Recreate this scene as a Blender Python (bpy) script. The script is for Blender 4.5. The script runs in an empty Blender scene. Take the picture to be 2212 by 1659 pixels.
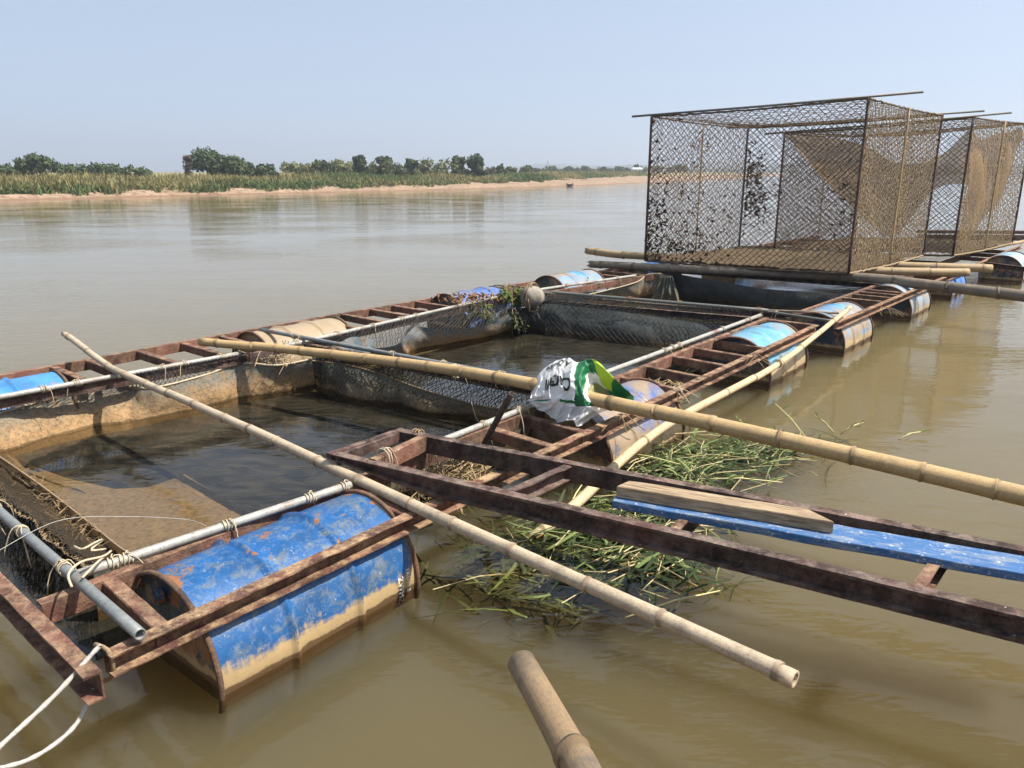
import bpy, bmesh, math, random
from mathutils import Vector, noise
from mathutils.geometry import interpolate_bezier
R = math.radians
random.seed(7)
sc = bpy.context.scene
C = sc.collection

# ---------------------------------------------------------------- camera
CAMH = 1.6
PITCH = math.atan(457 / 1662.)
cam = bpy.data.cameras.new('camera'); camo = bpy.data.objects.new('camera', cam); C.objects.link(camo)
camo.location = (0, 0, CAMH); camo.rotation_euler = (R(90) - PITCH, 0, 0)
cam.sensor_width = 36; cam.lens = 36 * 1662 / 2212.; cam.clip_start = .05; cam.clip_end = 9000
sc.camera = camo
# ---------------------------------------------------------------- sky, sun, exposure
SUN_EL, SUN_AZ = 56., -9.          # azimuth: degrees from +X towards +Y
w = bpy.data.worlds.new('World'); sc.world = w; w.use_nodes = True
nt = w.node_tree; nt.nodes.clear()
sky = nt.nodes.new('ShaderNodeTexSky'); sky.sky_type = 'NISHITA'; sky.sun_disc = False
sky.sun_elevation = R(SUN_EL); sky.sun_rotation = R(90 - SUN_AZ)
sky.air_density = 1.0; sky.dust_density = 2.0; sky.ozone_density = 1.4
bg = nt.nodes.new('ShaderNodeBackground'); bg.inputs[1].default_value = .12
wo = nt.nodes.new('ShaderNodeOutputWorld')
tcw = nt.nodes.new('ShaderNodeTexCoord'); sx = nt.nodes.new('ShaderNodeVectorMath'); sx.operation = 'ADD'; sx.inputs[1].default_value = (0, 0, .12)
hsv = nt.nodes.new('ShaderNodeHueSaturation'); hsv.inputs['Saturation'].default_value = 1.0; hsv.inputs['Value'].default_value = 1.
mxs = nt.nodes.new('ShaderNodeMix'); mxs.data_type = 'RGBA'; mxs.inputs[0].default_value = .5; mxs.inputs[7].default_value = (2.85, 3.25, 3.75, 1)   # thin even haze over the whole sky
nt.links.new(tcw.outputs['Generated'], sx.inputs[0]); nt.links.new(sx.outputs[0], sky.inputs[0])
nt.links.new(sky.outputs[0], hsv.inputs['Color']); nt.links.new(hsv.outputs[0], mxs.inputs[6]); nt.links.new(mxs.outputs[2], bg.inputs[0]); nt.links.new(bg.outputs[0], wo.inputs[0])
sl = bpy.data.lights.new('sun', 'SUN'); sl.energy = 5.0; sl.angle = R(.55); sl.color = (1, .94, .85)
so = bpy.data.objects.new('sun', sl); C.objects.link(so)
sd = Vector((math.cos(R(SUN_AZ)) * math.cos(R(SUN_EL)), math.sin(R(SUN_AZ)) * math.cos(R(SUN_EL)), math.sin(R(SUN_EL))))
so.rotation_euler = sd.to_track_quat('Z', 'Y').to_euler(); so.location = sd * 30
sc.view_settings.view_transform = 'Standard'; sc.view_settings.look = 'None'
sc.view_settings.exposure = 0.85; sc.view_settings.gamma = 1
sc.cycles.max_bounces = 5; sc.cycles.diffuse_bounces = 2; sc.cycles.glossy_bounces = 3; sc.cycles.volume_bounces = 0; sc.cycles.transparent_max_bounces = 12; sc.cycles.caustics_reflective = False; sc.cycles.caustics_refractive = False

# ---------------------------------------------------------------- measuring: photo point on a level at height z -> world point
SP, CP = math.sin(PITCH), math.cos(PITCH)
def U(x, y, z):
    X = (x - 1106) / 1662.; v = (y - 829.5) / 1662.
    t = (CAMH - z) / (SP + v * CP)
    return Vector((X * t, (CP - v * SP) * t, z))
def UD(x, y, dep):                                     # point at a given distance in front of the lens
    X = (x - 1106) / 1662.; v = (y - 829.5) / 1662.
    return Vector((X * dep, (CP - v * SP) * dep, CAMH - (SP + v * CP) * dep))
LA = R(49.5); LX = Vector((math.cos(LA), math.sin(LA), 0)); VX = Vector((-LX.y, LX.x, 0)); Z = Vector((0, 0, 1))
def W(u, v, z=0.): return LX * u + VX * v + Z * z
def uv_of(p): return p.dot(LX), p.dot(VX)
def lerp(a, b, t): return a + (b - a) * t
def nz(*a): return noise.noise(Vector(a))

# ---------------------------------------------------------------- objects
def tag(o, label=None, cat=None, group=None, kind=None):
    if label: o['label'] = label
    if cat: o['category'] = cat
    if group: o['group'] = group
    if kind: o['kind'] = kind
    return o
def empty(name, loc=(0, 0, 0), label=None, cat=None, group=None):
    o = bpy.data.objects.new(name, None); C.objects.link(o); o.location = loc
    o.empty_display_size = .1
    return tag(o, label, cat, group)
class MB:
    """collects faces; build() links them as one mesh object whose origin sits at the base of its shape"""
    def __init__(s): s.v = []; s.f = []; s.uv = {}; s.m = []; s.col = None
    def add(s, vs, fs, uvs=None, mi=0):
        b = len(s.v); s.v += [Vector(p) for p in vs]
        for k, f in enumerate(fs):
            if uvs: s.uv[len(s.f)] = [uvs[i] for i in f]
            s.f.append([b + i for i in f]); s.m.append(mi)
        return b
    def box(s, c, dx, dy, dz):                        # centre and three half-axis vectors
        c = Vector(c); vs = [c + dx * i + dy * j + dz * k for i in (-1, 1) for j in (-1, 1) for k in (-1, 1)]
        s.add(vs, [(0, 1, 3, 2), (4, 6, 7, 5), (0, 4, 5, 1), (2, 3, 7, 6), (0, 2, 6, 4), (1, 5, 7, 3)])
    def tube(s, pts, rad, n=8, caps=True, hollow=0., mi=0, squash=None):
        pts = [Vector(p) for p in pts]; rf = rad if callable(rad) else (lambda i: rad)
        vs = []; uvs = []; fs = []; L = 0.
        t0 = (pts[1] - pts[0]).normalized()
        ref = Z if abs(t0.z) < .9 else Vector((1, 0, 0))
        a = t0.cross(ref).normalized()
        for i, p in enumerate(pts):
            t = (pts[min(i + 1, len(pts) - 1)] - pts[max(i - 1, 0)]).normalized()
            a = (a - t * a.dot(t)).normalized(); b = t.cross(a)
            if i: L += (p - pts[i - 1]).length
            r = rf(i)
            for k in range(n):
                th = 2 * math.pi * k / n
                vs.append(p + (a * math.cos(th) + b * math.sin(th)) * r); uvs.append((L, k / n))
        m = len(pts)
        for i in range(m - 1):
            for k in range(n):
                k2 = (k + 1) % n
                fs.append((i * n + k, i * n + k2, (i + 1) * n + k2, (i + 1) * n + k))
        for end in ((0, 1) if caps else ()):
            base = 0 if end == 0 else (m - 1) * n
            ring = list(range(base, base + n))
            t = (pts[1] - pts[0]).normalized() if end == 0 else (pts[-2] - pts[-1]).normalized()
            if hollow > 0:
                c = pts[0] if end == 0 else pts[-1]; r = rf(0 if end == 0 else m - 1)
                i0 = len(vs)
                for k in ring: vs.append(c + (vs[k] - c) * hollow); uvs.append((0, 0))
                for k in ring: vs.append(c + (vs[k] - c) * hollow + t * min(.08, (pts[1] - pts[0]).length * .95 if m == 2 else .08)); uvs.append((0, 0))
                for k in range(n):
                    k2 = (k + 1) % n
                    q = (ring[k], i0 + k, i0 + k2, ring[k2]); q2 = (i0 + k, i0 + n + k, i0 + n + k2, i0 + k2)
                    if end: q = q[::-1]; q2 = q2[::-1]
                    fs += [q, q2]
                cap = [i0 + n + k for k in range(n)]
                fs.append(tuple(cap[::-1] if end == 0 else cap))
            else:
                fs.append(tuple(ring[::-1] if end == 0 else ring))
        s.add(vs, fs, uvs, mi)
    def grid(s, fn, ns, nt, mi=0, closed=False):
        vs = []; uvs = []
        for j in range(nt + 1):
            for i in range(ns + 1):
                vs.append(fn(i / ns, j / nt)); uvs.append((i / ns, j / nt))
        fs = [(j * (ns + 1) + i, j * (ns + 1) + i + 1, (j + 1) * (ns + 1) + i + 1, (j + 1) * (ns + 1) + i) for j in range(nt) for i in range(ns)]
        s.add(vs, fs, uvs, mi)
    def build(s, name, mats, parent=None, smooth=False, origin=None, kind=None):
        if not isinstance(mats, (list, tuple)): mats = [mats]
        if origin is None:
            lo = [min(p[k] for p in s.v) for k in range(3)]; hi = [max(p[k] for p in s.v) for k in range(3)]
            origin = Vector(((lo[0] + hi[0]) / 2, (lo[1] + hi[1]) / 2, lo[2]))
        origin = Vector(origin)
        me = bpy.data.meshes.new(name); me.from_pydata([p - origin for p in s.v], [], s.f)
        for m in mats: me.materials.append(m)
        if len(mats) > 1: me.polygons.foreach_set('material_index', s.m)
        if s.uv:
            l = me.uv_layers.new(name='UVMap'); d = l.data
            for fi, uvs in s.uv.items():
                st = me.polygons[fi].loop_start
                for k, q in enumerate(uvs): d[st + k].uv = q
        if smooth: me.polygons.foreach_set('use_smooth', [True] * len(s.f))
        me.update()
        o = bpy.data.objects.new(name, me); C.objects.link(o)
        if parent is not None:
            o.parent = parent; o.location = origin - gpos(parent)
        else: o.location = origin
        if kind: o['kind'] = kind
        return o
def gpos(o):
    p = Vector(o.location)
    while o.parent: o = o.parent; p += Vector(o.location)
    return p

# ---------------------------------------------------------------- materials
class M:
    def __init__(s, name):
        s.mat = bpy.data.materials.new(name); s.mat.use_nodes = True; s.t = s.mat.node_tree; s.t.nodes.clear()
        s.out = s.t.nodes.new('ShaderNodeOutputMaterial')
    def n(s, typ, ins=None, **kw):
        nd = s.t.nodes.new('ShaderNode' + typ)
        for k, v in kw.items(): setattr(nd, k, v)
        for k, v in (ins or {}).items(): s.set(nd, k, v)
        return nd
    def set(s, nd, k, v):
        if isinstance(v, bpy.types.NodeSocket): s.t.links.new(v, nd.inputs[k])
        else:
            if isinstance(v, tuple) and len(v) == 3 and nd.inputs[k].type == 'RGBA': v = (*v, 1)
            nd.inputs[k].default_value = v
    def obj(s): return s.n('TexCoord').outputs['Object']
    def pos(s): return s.n('NewGeometry').outputs['Position']
    def uv(s): return s.n('TexCoord').outputs['UV']
    def scale(s, vec, sc_, loc=(0, 0, 0)): return s.n('Mapping', {'Vector': vec, 'Scale': sc_, 'Location': loc}).outputs[0]
    def noise(s, vec, scale, detail=4, rough=.55, dist=0., out='Fac'):
        return s.n('TexNoise', {'Vector': vec, 'Scale': scale, 'Detail': detail, 'Roughness': rough, 'Distortion': dist}).outputs[out]
    def ramp(s, fac, stops, interp='LINEAR'):
        nd = s.n('ValToRGB', {'Fac': fac}); cr = nd.color_ramp; cr.interpolation = interp
        while len(cr.elements) < len(stops): cr.elements.new(.5)
        for e, (p, c) in zip(cr.elements, stops):
            e.position = p; e.color = (*c, 1) if isinstance(c, tuple) else (c, c, c, 1)
        return nd.outputs[0]
    def mix(s, fac, a, b, blend='MIX'):
        nd = s.n('Mix', data_type='RGBA', blend_type=blend)
        for k, v in ((0, fac), (6, a), (7, b)):
            if isinstance(v, bpy.types.NodeSocket): s.t.links.new(v, nd.inputs[k])
            else: nd.inputs[k].default_value = (*v, 1) if isinstance(v, tuple) else v
        return nd.outputs[2]
    def math(s, op, a, b=0., c=0., clamp=False):
        nd = s.n('Math', operation=op, use_clamp=clamp)
        for k, v in enumerate((a, b, c)):
            if isinstance(v, bpy.types.NodeSocket): s.t.links.new(v, nd.inputs[k])
            else: nd.inputs[k].default_value = v
        return nd.outputs[0]
    def sep(s, vec): return s.n('SeparateXYZ', {'Vector': vec}).outputs
    def bump(s, h, strength=.4, dist=.01): return s.n('Bump', {'Height': h, 'Strength': strength, 'Distance': dist}).outputs[0]
    def pbr(s, col, rough=.7, metal=0., normal=None, spec=.4, **kw):
        b = s.n('BsdfPrincipled', {'Base Color': col, 'Roughness': rough, 'Metallic': metal, 'Specular IOR Level': spec, **kw})
        if normal is not None: s.t.links.new(normal, b.inputs['Normal'])
        s.t.links.new(b.outputs[0], s.out.inputs[0]); return b
    def rnd(s): return s.n('ObjectInfo').outputs['Random']

def rust_mat(name, base=(.145, .07, .046), dark=(.06, .032, .024), red=(.17, .068, .05), dust=(.42, .28, .17), dust_amt=.7):
    m = M(name); p = m.pos()
    n1 = m.noise(p, 16, 5, .72); n2 = m.noise(p, 75, 4, .75); n3 = m.noise(p, 5, 3, .65)
    c = m.mix(m.ramp(n1, [(.35, 0), (.65, 1)]), base, dark)
    c = m.mix(m.ramp(n3, [(.45, 0), (.58, .9)]), c, red)
    c = m.mix(m.ramp(m.noise(p, 2.2, 3, .6), [(.42, .65), (.55, 0)]), c, tuple(x * .45 for x in dark))
    c = m.mix(m.ramp(n2, [(.56, 0), (.75, .75)]), c, (.24, .1, .045))
    up = m.sep(m.n('NewGeometry').outputs['Normal'])[2]
    du = m.math('MULTIPLY', m.ramp(m.noise(p, 14, 7, .75), [(.43, 0), (.66, 1)]), m.math('MULTIPLY_ADD', up, .5, .5), clamp=True)
    du = m.math('MULTIPLY', du, dust_amt)
    c = m.mix(du, c, dust)
    spk = m.ramp(m.n('TexVoronoi', {'Vector': p, 'Scale': 26.}).outputs['Distance'], [(.07, 1), (.12, 0)])
    spk = m.math('MULTIPLY', spk, m.ramp(m.noise(p, 5, 2), [(.56, 0), (.6, 1)]))
    spk = m.math('MULTIPLY', spk, m.math('GREATER_THAN', up, .5))
    c = m.mix(spk, c, (.66, .55, .45))
    m.pbr(c, .78, 0, m.bump(m.math('ADD', n2, m.math('MULTIPLY', n1, .7)), .9, .008), .3)
    return m.mat
RUST = rust_mat('rusty_painted_steel')
RUSTD = rust_mat('dark_shaded_rusted_steel', (.062, .037, .03), (.028, .019, .016), (.085, .042, .034), (.33, .25, .2), .62)  # dark steel; also carries the shade on the far inner channel
RUSTL = rust_mat('flaking_rusted_steel', (.15, .078, .052), (.075, .04, .03), (.19, .08, .058), (.5, .34, .19), .85)

def pipe_mat(name, c0, c1, rust_amt):
    m = M(name); u = m.uv(); p = m.pos()
    n1 = m.noise(p, 30, 5, .65); n2 = m.noise(p, 4, 3, .6)
    c = m.mix(m.ramp(n1, [(.3, 0), (.7, 1)]), c0, c1)
    c = m.mix(m.ramp(n2, [(.6 - rust_amt * .1, 0), (.7, .85)]), c, (.2, .09, .06))
    c = m.mix(m.ramp(m.noise(p, 90, 2), [(.6, 0), (.72, .6)]), c, (.08, .07, .06))
    m.pbr(c, .55, .12, m.bump(n1, .4, .003), .4); return m.mat
PIPE = pipe_mat('weathered_galvanised_pipe', (.4, .39, .35), (.23, .225, .2), .8)
PIPEG = pipe_mat('dull_grey_pipe', (.21, .225, .225), (.13, .14, .14), .3)
PIPED = pipe_mat('dark_algae_pipe', (.1, .11, .1), (.16, .16, .14), .4)

def bamboo_mat(name, c0, c1, c2, mot=.5, node=(.12, .08, .04)):
    m = M(name); u = m.uv(); p = m.obj(); pw = m.pos()
    st = m.noise(m.scale(u, (1.2, 38, 1)), 3., 5, .6)
    c = m.mix(m.ramp(st, [(.3, 0), (.72, 1)]), c0, c1)
    big = m.noise(pw, 9, 7, .75)
    c = m.mix(m.math('MULTIPLY', m.ramp(big, [(.48, 0), (.66, 1)]), mot), c, c2)
    fin = m.noise(pw, 120, 3, .7)
    c = m.mix(m.ramp(fin, [(.5, 0), (.7, .6)]), c, c2)
    vc = m.n('VertexColor', layer_name='node').outputs[0]
    c = m.mix(m.math('MULTIPLY', vc, .75), c, node)
    crack = m.ramp(m.noise(m.scale(u, (.5, 30, 1), (3, 1, 0)), 4, 2, .5, .3), [(.66, 0), (.69, .8)])
    c = m.mix(crack, c, (.14, .1, .06))
    m.pbr(c, .62, 0, m.bump(m.math('ADD', st, m.math('MULTIPLY', fin, .6)), .45, .003), .35); return m.mat
BAM_PALE = bamboo_mat('bleached_bamboo', (.52, .42, .29), (.38, .3, .21), (.2, .16, .115), .7)
BAM_YEL = bamboo_mat('yellow_bamboo', (.5, .35, .17), (.41, .28, .13), (.21, .145, .075), .5)
BAM_STRAW = bamboo_mat('straw_bamboo', (.58, .45, .27), (.47, .36, .21), (.28, .21, .12), .5)
BAM_GREY = bamboo_mat('old_grey_bamboo', (.17, .135, .1), (.105, .085, .065), (.3, .24, .17), .55, (.05, .04, .03))
BAM_STUB = bamboo_mat('mottled_bamboo', (.27, .185, .1), (.19, .13, .07), (.09, .08, .068), .95)
BAM_MID = bamboo_mat('weathered_bamboo', (.4, .29, .15), (.3, .21, .11), (.16, .12, .08), .5)

def drum_mat(name, blue, wear, mudtop, rust, tan_amt, seed):
    m = M(name); p = m.scale(m.obj(), (1, 1, 1), (seed * 7.3, seed * 3.1, seed)); pw = m.pos(); z = m.sep(pw)[2]
    c = m.mix(m.ramp(m.noise(p, 7, 4, .6), [(.35, 0), (.65, 1)]), blue, tuple(b * .62 for b in blue))
    scf = m.ramp(m.noise(p, 30, 8, .75, .5), [(.52, 0), (.62, 1)])
    c = m.mix(m.math('MULTIPLY', scf, .24 * wear), c, (.26, .33, .38))
    grime = m.ramp(m.noise(p, 13, 8, .78, .6), [(.5, 0), (.6, 1)])
    c = m.mix(m.math('MULTIPLY', grime, .75 * wear), c, m.mix(m.noise(p, 30, 3), (.06, .09, .1), (.22, .22, .17)))
    fl = m.ramp(m.noise(p, 52, 6, .7, .3), [(.63, 0), (.67, 1)])
    c = m.mix(m.math('MULTIPLY', fl, .5 * wear), c, (.5, .5, .48))
    ax = m.math('ABSOLUTE', m.sep(m.obj())[0]); dr_ = m.math('MINIMUM', m.math('ABSOLUTE', m.math('SUBTRACT', ax, .145)), m.math('ABSOLUTE', m.math('SUBTRACT', ax, .43)))
    bo = m.math('MULTIPLY', m.math('SUBTRACT', 1., m.math('DIVIDE', dr_, .04), clamp=True), .075)
    rs = m.ramp(m.math('ADD', m.noise(p, 8.5, 7, .66, .5), bo), [(.69 - rust * .1, 0), (.71 - rust * .1, 1)])
    rc = m.mix(m.noise(p, 40, 4), (.34, .14, .05), (.12, .055, .03))
    c = m.mix(rs, c, rc)
    if tan_amt > 0:
        td = m.ramp(m.noise(p, 2.6, 6, .7, .4), [(.62 - tan_amt * .3, 0), (.7 - tan_amt * .18, 1)])
        c = m.mix(m.math('MULTIPLY', td, .92), c, m.mix(m.noise(p, 12, 5), (.36, .27, .16), (.24, .17, .1)))
    # mud tide mark above the water
    e = m.math('ADD', z, m.math('MULTIPLY', m.math('SUBTRACT', m.noise(m.scale(p, (2.2, 8, 8)), 2.2, 6, .7), .5), .13))
    e = m.math('ADD', e, m.math('MULTIPLY', m.math('SUBTRACT', m.noise(m.scale(p, (14, 1.6, 1.6)), 2., 5, .7), .5), .09))
    mud = m.ramp(m.math('DIVIDE', e, .5), [((mudtop - .014) * 2, 1), ((mudtop + .014) * 2, 0)])
    c = m.mix(m.math('MULTIPLY', mud, .93), c, m.mix(m.noise(p, 22, 6, .7), (.5, .36, .17), (.33, .23, .11)))
    wet = m.ramp(m.math('DIVIDE', m.math('ADD', z, m.math('MULTIPLY', m.math('SUBTRACT', m.noise(p, 9, 4), .5), .045)), .5), [(.035, 1), (.05, 0)])
    c = m.mix(wet, c, (.11, .065, .03))
    m.pbr(c, .46, 0, m.bump(m.math('ADD', m.noise(p, 60, 5, .7), m.math('ADD', m.math('MULTIPLY', scf, -.5), m.math('MULTIPLY', rs, -1.2))), .35, .003), .4); return m.mat

def simple(name, col, rough=.7, var=.25, scale=30, bump=.3, spec=.3, trans=0.):
    m = M(name); p = m.pos(); n1 = m.noise(p, scale, 5, .65)
    c = m.mix(m.ramp(n1, [(.3, 0), (.7, 1)]), tuple(x * (1 - var) for x in col), tuple(min(1, x * (1 + var)) for x in col))
    b = m.pbr(c, rough, 0, m.bump(n1, bump, .004), spec)
    if trans:
        t = m.n('BsdfTranslucent', {'Color': c}); mx = m.n('MixShader', {0: trans})
        m.t.links.new(b.outputs[0], mx.inputs[1]); m.t.links.new(t.outputs[0], mx.inputs[2]); m.t.links.new(mx.outputs[0], m.out.inputs[0])
    return m.mat
ROPE = simple('white_rope', (.38, .365, .33), .85, .3, 140, .8)
CORD = simple('cream_cord', (.44, .365, .25), .85, .25, 120, .6)
CORDB = simple('brown_cord', (.24, .17, .1), .85, .35, 120, .6)
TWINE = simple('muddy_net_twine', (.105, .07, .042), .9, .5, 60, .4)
TWINEL = simple('sunlit_net_twine', (.24, .175, .1), .9, .4, 60, .4)  # paler copy of the twine: sunlight put into the lit side's colour
NETBLK = simple('black_net_twine', (.03, .028, .026), .9, .5, 80, .4)
LEAFD = simple('dead_leaf', (.045, .03, .02), .8, .5, 40, .3)
LEAFB = simple('brown_leaf', (.2, .1, .04), .7, .4, 40, .3)
PLANKW = None

def wood_mat(name, c0, c1):
    m = M(name); p = m.scale(m.obj(), (3, 26, 26)); g = m.noise(p, 3, 7, .65, .5)
    c = m.mix(m.ramp(g, [(.36, 0), (.62, 1)]), c0, c1)
    c = m.mix(m.ramp(m.noise(m.scale(m.obj(), (2, 40, 40), (5, 2, 1)), 2.2, 4, .6, .3), [(.62, 0), (.67, .85)]), c, (.09, .06, .04))
    m.pbr(c, .8, 0, m.bump(g, .7, .004), .25); return m.mat
WOOD = wood_mat('weathered_plank', (.4, .3, .19), (.19, .135, .085))
def blueboard():
    m = M('worn_blue_paint'); p = m.obj(); sp = m.scale(p, (2, 9, 9))
    c = m.mix(m.noise(sp, 6, 4), (.025, .09, .24), (.045, .135, .3))
    w_ = m.ramp(m.noise(sp, 5, 7, .7, .5), [(.47, 0), (.63, 1)])
    c = m.mix(m.math('MULTIPLY', w_, .5), c, (.34, .34, .3))
    c = m.mix(m.ramp(m.noise(p, 70, 3), [(.6, 0), (.72, .6)]), c, (.62, .62, .55))
    m.pbr(c, .55, 0, m.bump(w_, .3, .002), .4); return m.mat
BLUEB = blueboard()

def net_sheet_mat(name, top, low, zmix, holes=.0, alg=(.36, .22, .09)):
    m = M(name); pw = m.pos(); z = m.sep(pw)[2]
    n1 = m.noise(pw, 7, 7, .72, .3); n2 = m.noise(pw, 38, 5, .7)
    e = m.math('ADD', z, m.math('MULTIPLY', m.math('SUBTRACT', n1, .5), .22))
    k = m.ramp(m.math('DIVIDE', e, .5), [((zmix - .07) * 2, 1), ((zmix + .07) * 2, 0)])
    c = m.mix(k, top, low)
    c = m.mix(m.math('MULTIPLY', m.ramp(m.noise(pw, 16, 6, .75), [(.48, 0), (.62, 1)]), .7), c, alg)
    c = m.mix(m.ramp(n2, [(.45, 0), (.7, .7)]), c, (.06, .05, .035))
    c = m.mix(m.ramp(m.noise(pw, 120, 4, .7), [(.5, 0), (.7, .5)]), c, (.1, .085, .06))
    u = m.uv()
    wet = m.ramp(m.math('DIVIDE', m.math('ADD', z, m.math('MULTIPLY', m.math('SUBTRACT', n1, .5), .05)), .5), [(.015, 1), (.03, 0)]) if zmix > -1 else 0.
    c = m.mix(m.math('MULTIPLY', wet, .8), c, (.11, .07, .03))
    wv = m.n('TexChecker', {'Vector': m.scale(pw, (1, 1, 1)), 'Scale': 130.}).outputs[1]
    b = m.pbr(c, .85, 0, m.bump(m.math('ADD', m.math('MULTIPLY', n1, 2.), m.math('ADD', n2, m.math('MULTIPLY', wv, .3))), .6, .012), .2)
    t = m.n('BsdfTranslucent', {'Color': c}); mx = m.n('MixShader', {0: .5 if holes else .12})
    m.t.links.new(b.outputs[0], mx.inputs[1]); m.t.links.new(t.outputs[0], mx.inputs[2]); last = mx.outputs[0]
    if holes > 0:
        tr = m.n('BsdfTransparent'); m2 = m.n('MixShader', {0: holes})
        m.t.links.new(last, m2.inputs[1]); m.t.links.new(tr.outputs[0], m2.inputs[2]); last = m2.outputs[0]
    m.t.links.new(last, m.out.inputs[0]); return m.mat
NS_TAN = net_sheet_mat('algae_net_cloth', (.2, .205, .18), (.46, .29, .14), .12, alg=(.36, .23, .11))
NS_DARK = net_sheet_mat('dark_net_cloth', (.13, .14, .11), (.24, .165, .09), .09, alg=(.12, .11, .075))
NS_BLUE = net_sheet_mat('blue_grey_net_cloth', (.2, .25, .28), (.36, .22, .1), .1)
NS_SHADE = net_sheet_mat('shaded_net_cloth', (.055, .07, .075), (.05, .04, .03), .05, alg=(.03, .036, .038))  # walls turned from the sun: shade put into the cloth colour
NS_CAGE = net_sheet_mat('hanging_brown_net', (.5, .33, .15), (.5, .33, .15), -2, .24, alg=(.56, .38, .18))
NS_SUB = net_sheet_mat('sunken_brown_net', (.25, .175, .1), (.25, .175, .1), -2, 0, alg=(.32, .22, .115))

# ---------------------------------------------------------------- water
def water_surface():
    m = M('river_water'); p = m.pos()
    r1 = m.noise(m.scale(p, (1.1, 2.3, 1)), 3.2, 2.5, .55, .5)
    r2 = m.noise(m.scale(p, (.35, .6, 1)), 1.1, 2, .55)
    r3 = m.noise(m.scale(p, (.8, 2.2, 1)), 17., 1, .55)
    calm = m.ramp(m.noise(m.scale(p, (.25, .4, 1)), .9, 1, .5), [(.4, .22), (.62, 1.)])
    h = m.math('ADD', m.math('MULTIPLY', r2, 1.3), m.math('MULTIPLY', calm, m.math('ADD', r1, m.math('MULTIPLY', r3, .2))))
    st = m.noise(m.scale(p, (.05, .4, 1)), 1., 2, .6)
    h = m.math('ADD', h, m.math('MULTIPLY', m.noise(m.scale(p, (.12, .5, 1)), 1.2, 3, .62), 2.2))
    bn = m.bump(h, m.math('MULTIPLY_ADD', st, .5, .2), .015)
    fr = m.n('Fresnel', {'IOR': 1.33, 'Normal': bn}).outputs[0]
    gl = m.n('BsdfGlossy', {'Color': (1, 1, 1), 'Roughness': .06, 'Normal': bn})
    tr = m.n('BsdfTransparent', {'Color': (.86, .82, .7)})
    mx = m.n('MixShader', {0: fr})
    m.t.links.new(tr.outputs[0], mx.inputs[1]); m.t.links.new(gl.outputs[0], mx.inputs[2]); m.t.links.new(mx.outputs[0], m.out.inputs[0]); return m.mat
def murk():
    m = M('silty_water_body'); p = m.pos()
    n1 = m.noise(m.scale(p, (.5, 1, 1)), .8, 5, .6, .8)
    c = m.mix(m.ramp(n1, [(.35, 0), (.65, 1)]), (.138, .118, .073), (.152, .13, .081))
    m.pbr(c, .9, 0, None, 0., **{'Subsurface Weight': 1., 'Subsurface Radius': (1., .8, .45), 'Subsurface Scale': 5.}); return m.mat
WB = (-900, -60, 1600, 2200)
mb = MB(); x0, y0, x1, y1 = WB
mb.add([(x0, y0, 0), (x1, y0, 0), (x1, y1, 0), (x0, y1, 0)], [(0, 1, 2, 3)])
water = tag(mb.build('water', water_surface(), origin=(0, 0, 0)), 'broad brown silty river around the fish rafts', 'river', kind='structure')
mb = MB(); mb.box(((x0 + x1) / 2, (y0 + y1) / 2, -1.05), Vector(((x1 - x0) / 2, 0, 0)), Vector((0, (y1 - y0) / 2, 0)), Vector((0, 0, 1.)))
mb.build('silty_water_body', murk(), water)

# ---------------------------------------------------------------- far bank terrain
SHORE = [(-400, 52), (-60, 53), (15, 53.4), (32, 54.5), (59, 54.5), (80, 58), (110, 66), (160, 80), (240, 104), (380, 150), (700, 270), (1400, 520)]
def shore(u):
    for (a, b), (c, d) in zip(SHORE, SHORE[1:]):
        if u <= c: return lerp(b, d, max(0, (u - a) / (c - a)))
    return SHORE[-1][1]
def bank_z(u, s):
    k = min(1, max(0, (u - 40) / 90.))                 # the sand bar is wider towards the far end
    sc_ = lerp(2.2, 12, k)
    top = lerp(.5, .95, k)
    n1 = nz(u * .22, s * .25, 3) * .2 + nz(u * .8, s * .9, 9) * .12 + abs(nz(u * 1.7, s * 2.1, 4)) * .1
    if s < 0: return s * .12
    z = top * min(1, (s / sc_)) ** .8
    step = math.floor(min(s, 6) / 1.1 + nz(u * .1, s * .2, 1) * 1.2) * .02
    return z + (n1 + step) * min(1, s) + min(.25, max(0, s - sc_) * .006) + (.25 if s > sc_ + 8 else .25 * max(0, (s - sc_) / 8))
def ground_mat():
    m = M('sandy_bank'); p = m.pos(); n1 = m.noise(m.scale(p, (.25, .25, 1)), 1., 7, .7); n2 = m.noise(p, 2.5, 6, .7)
    c = m.mix(m.ramp(n1, [(.35, 0), (.65, 1)]), (.25, .175, .12), (.34, .25, .175))
    c = m.mix(m.ramp(n2, [(.48, 0), (.62, .9)]), c, (.15, .09, .06))
    c = m.mix(m.ramp(m.noise(m.scale(p, (.3, .3, 6)), 1.5, 5, .7), [(.5, 0), (.6, .7)]), c, (.2, .15, .08))
    z = m.sep(p)[2]
    g = m.ramp(m.math('ADD', z, m.math('MULTIPLY', m.math('SUBTRACT', n1, .5), .9)), [(.95, 0), (1., 1)])
    c = m.mix(m.math('MULTIPLY', g, .85), c, m.mix(n2, (.12, .13, .05), (.3, .25, .11)))
    wet = m.ramp(z, [(.03, 1), (.12, 0)])
    c = m.mix(m.math('MULTIPLY', wet, .7), c, (.16, .09, .055))
    m.pbr(c, .9, 0, m.bump(n2, .5, .05), .15); return m.mat
us = [-380 + 20 * i for i in range(16)] + [-60 + 1.2 * i for i in range(180)] + [160 + 8 * i for i in range(60)] + [650, 750, 900, 1100, 1390]
ss = [-8, -2, 0, .4, .8, 1.2, 1.6, 2.1, 2.7, 3.4, 4.2, 5.2, 6.5, 8, 10, 13, 17, 22, 30, 45, 80, 150, 300, 700]
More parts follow.
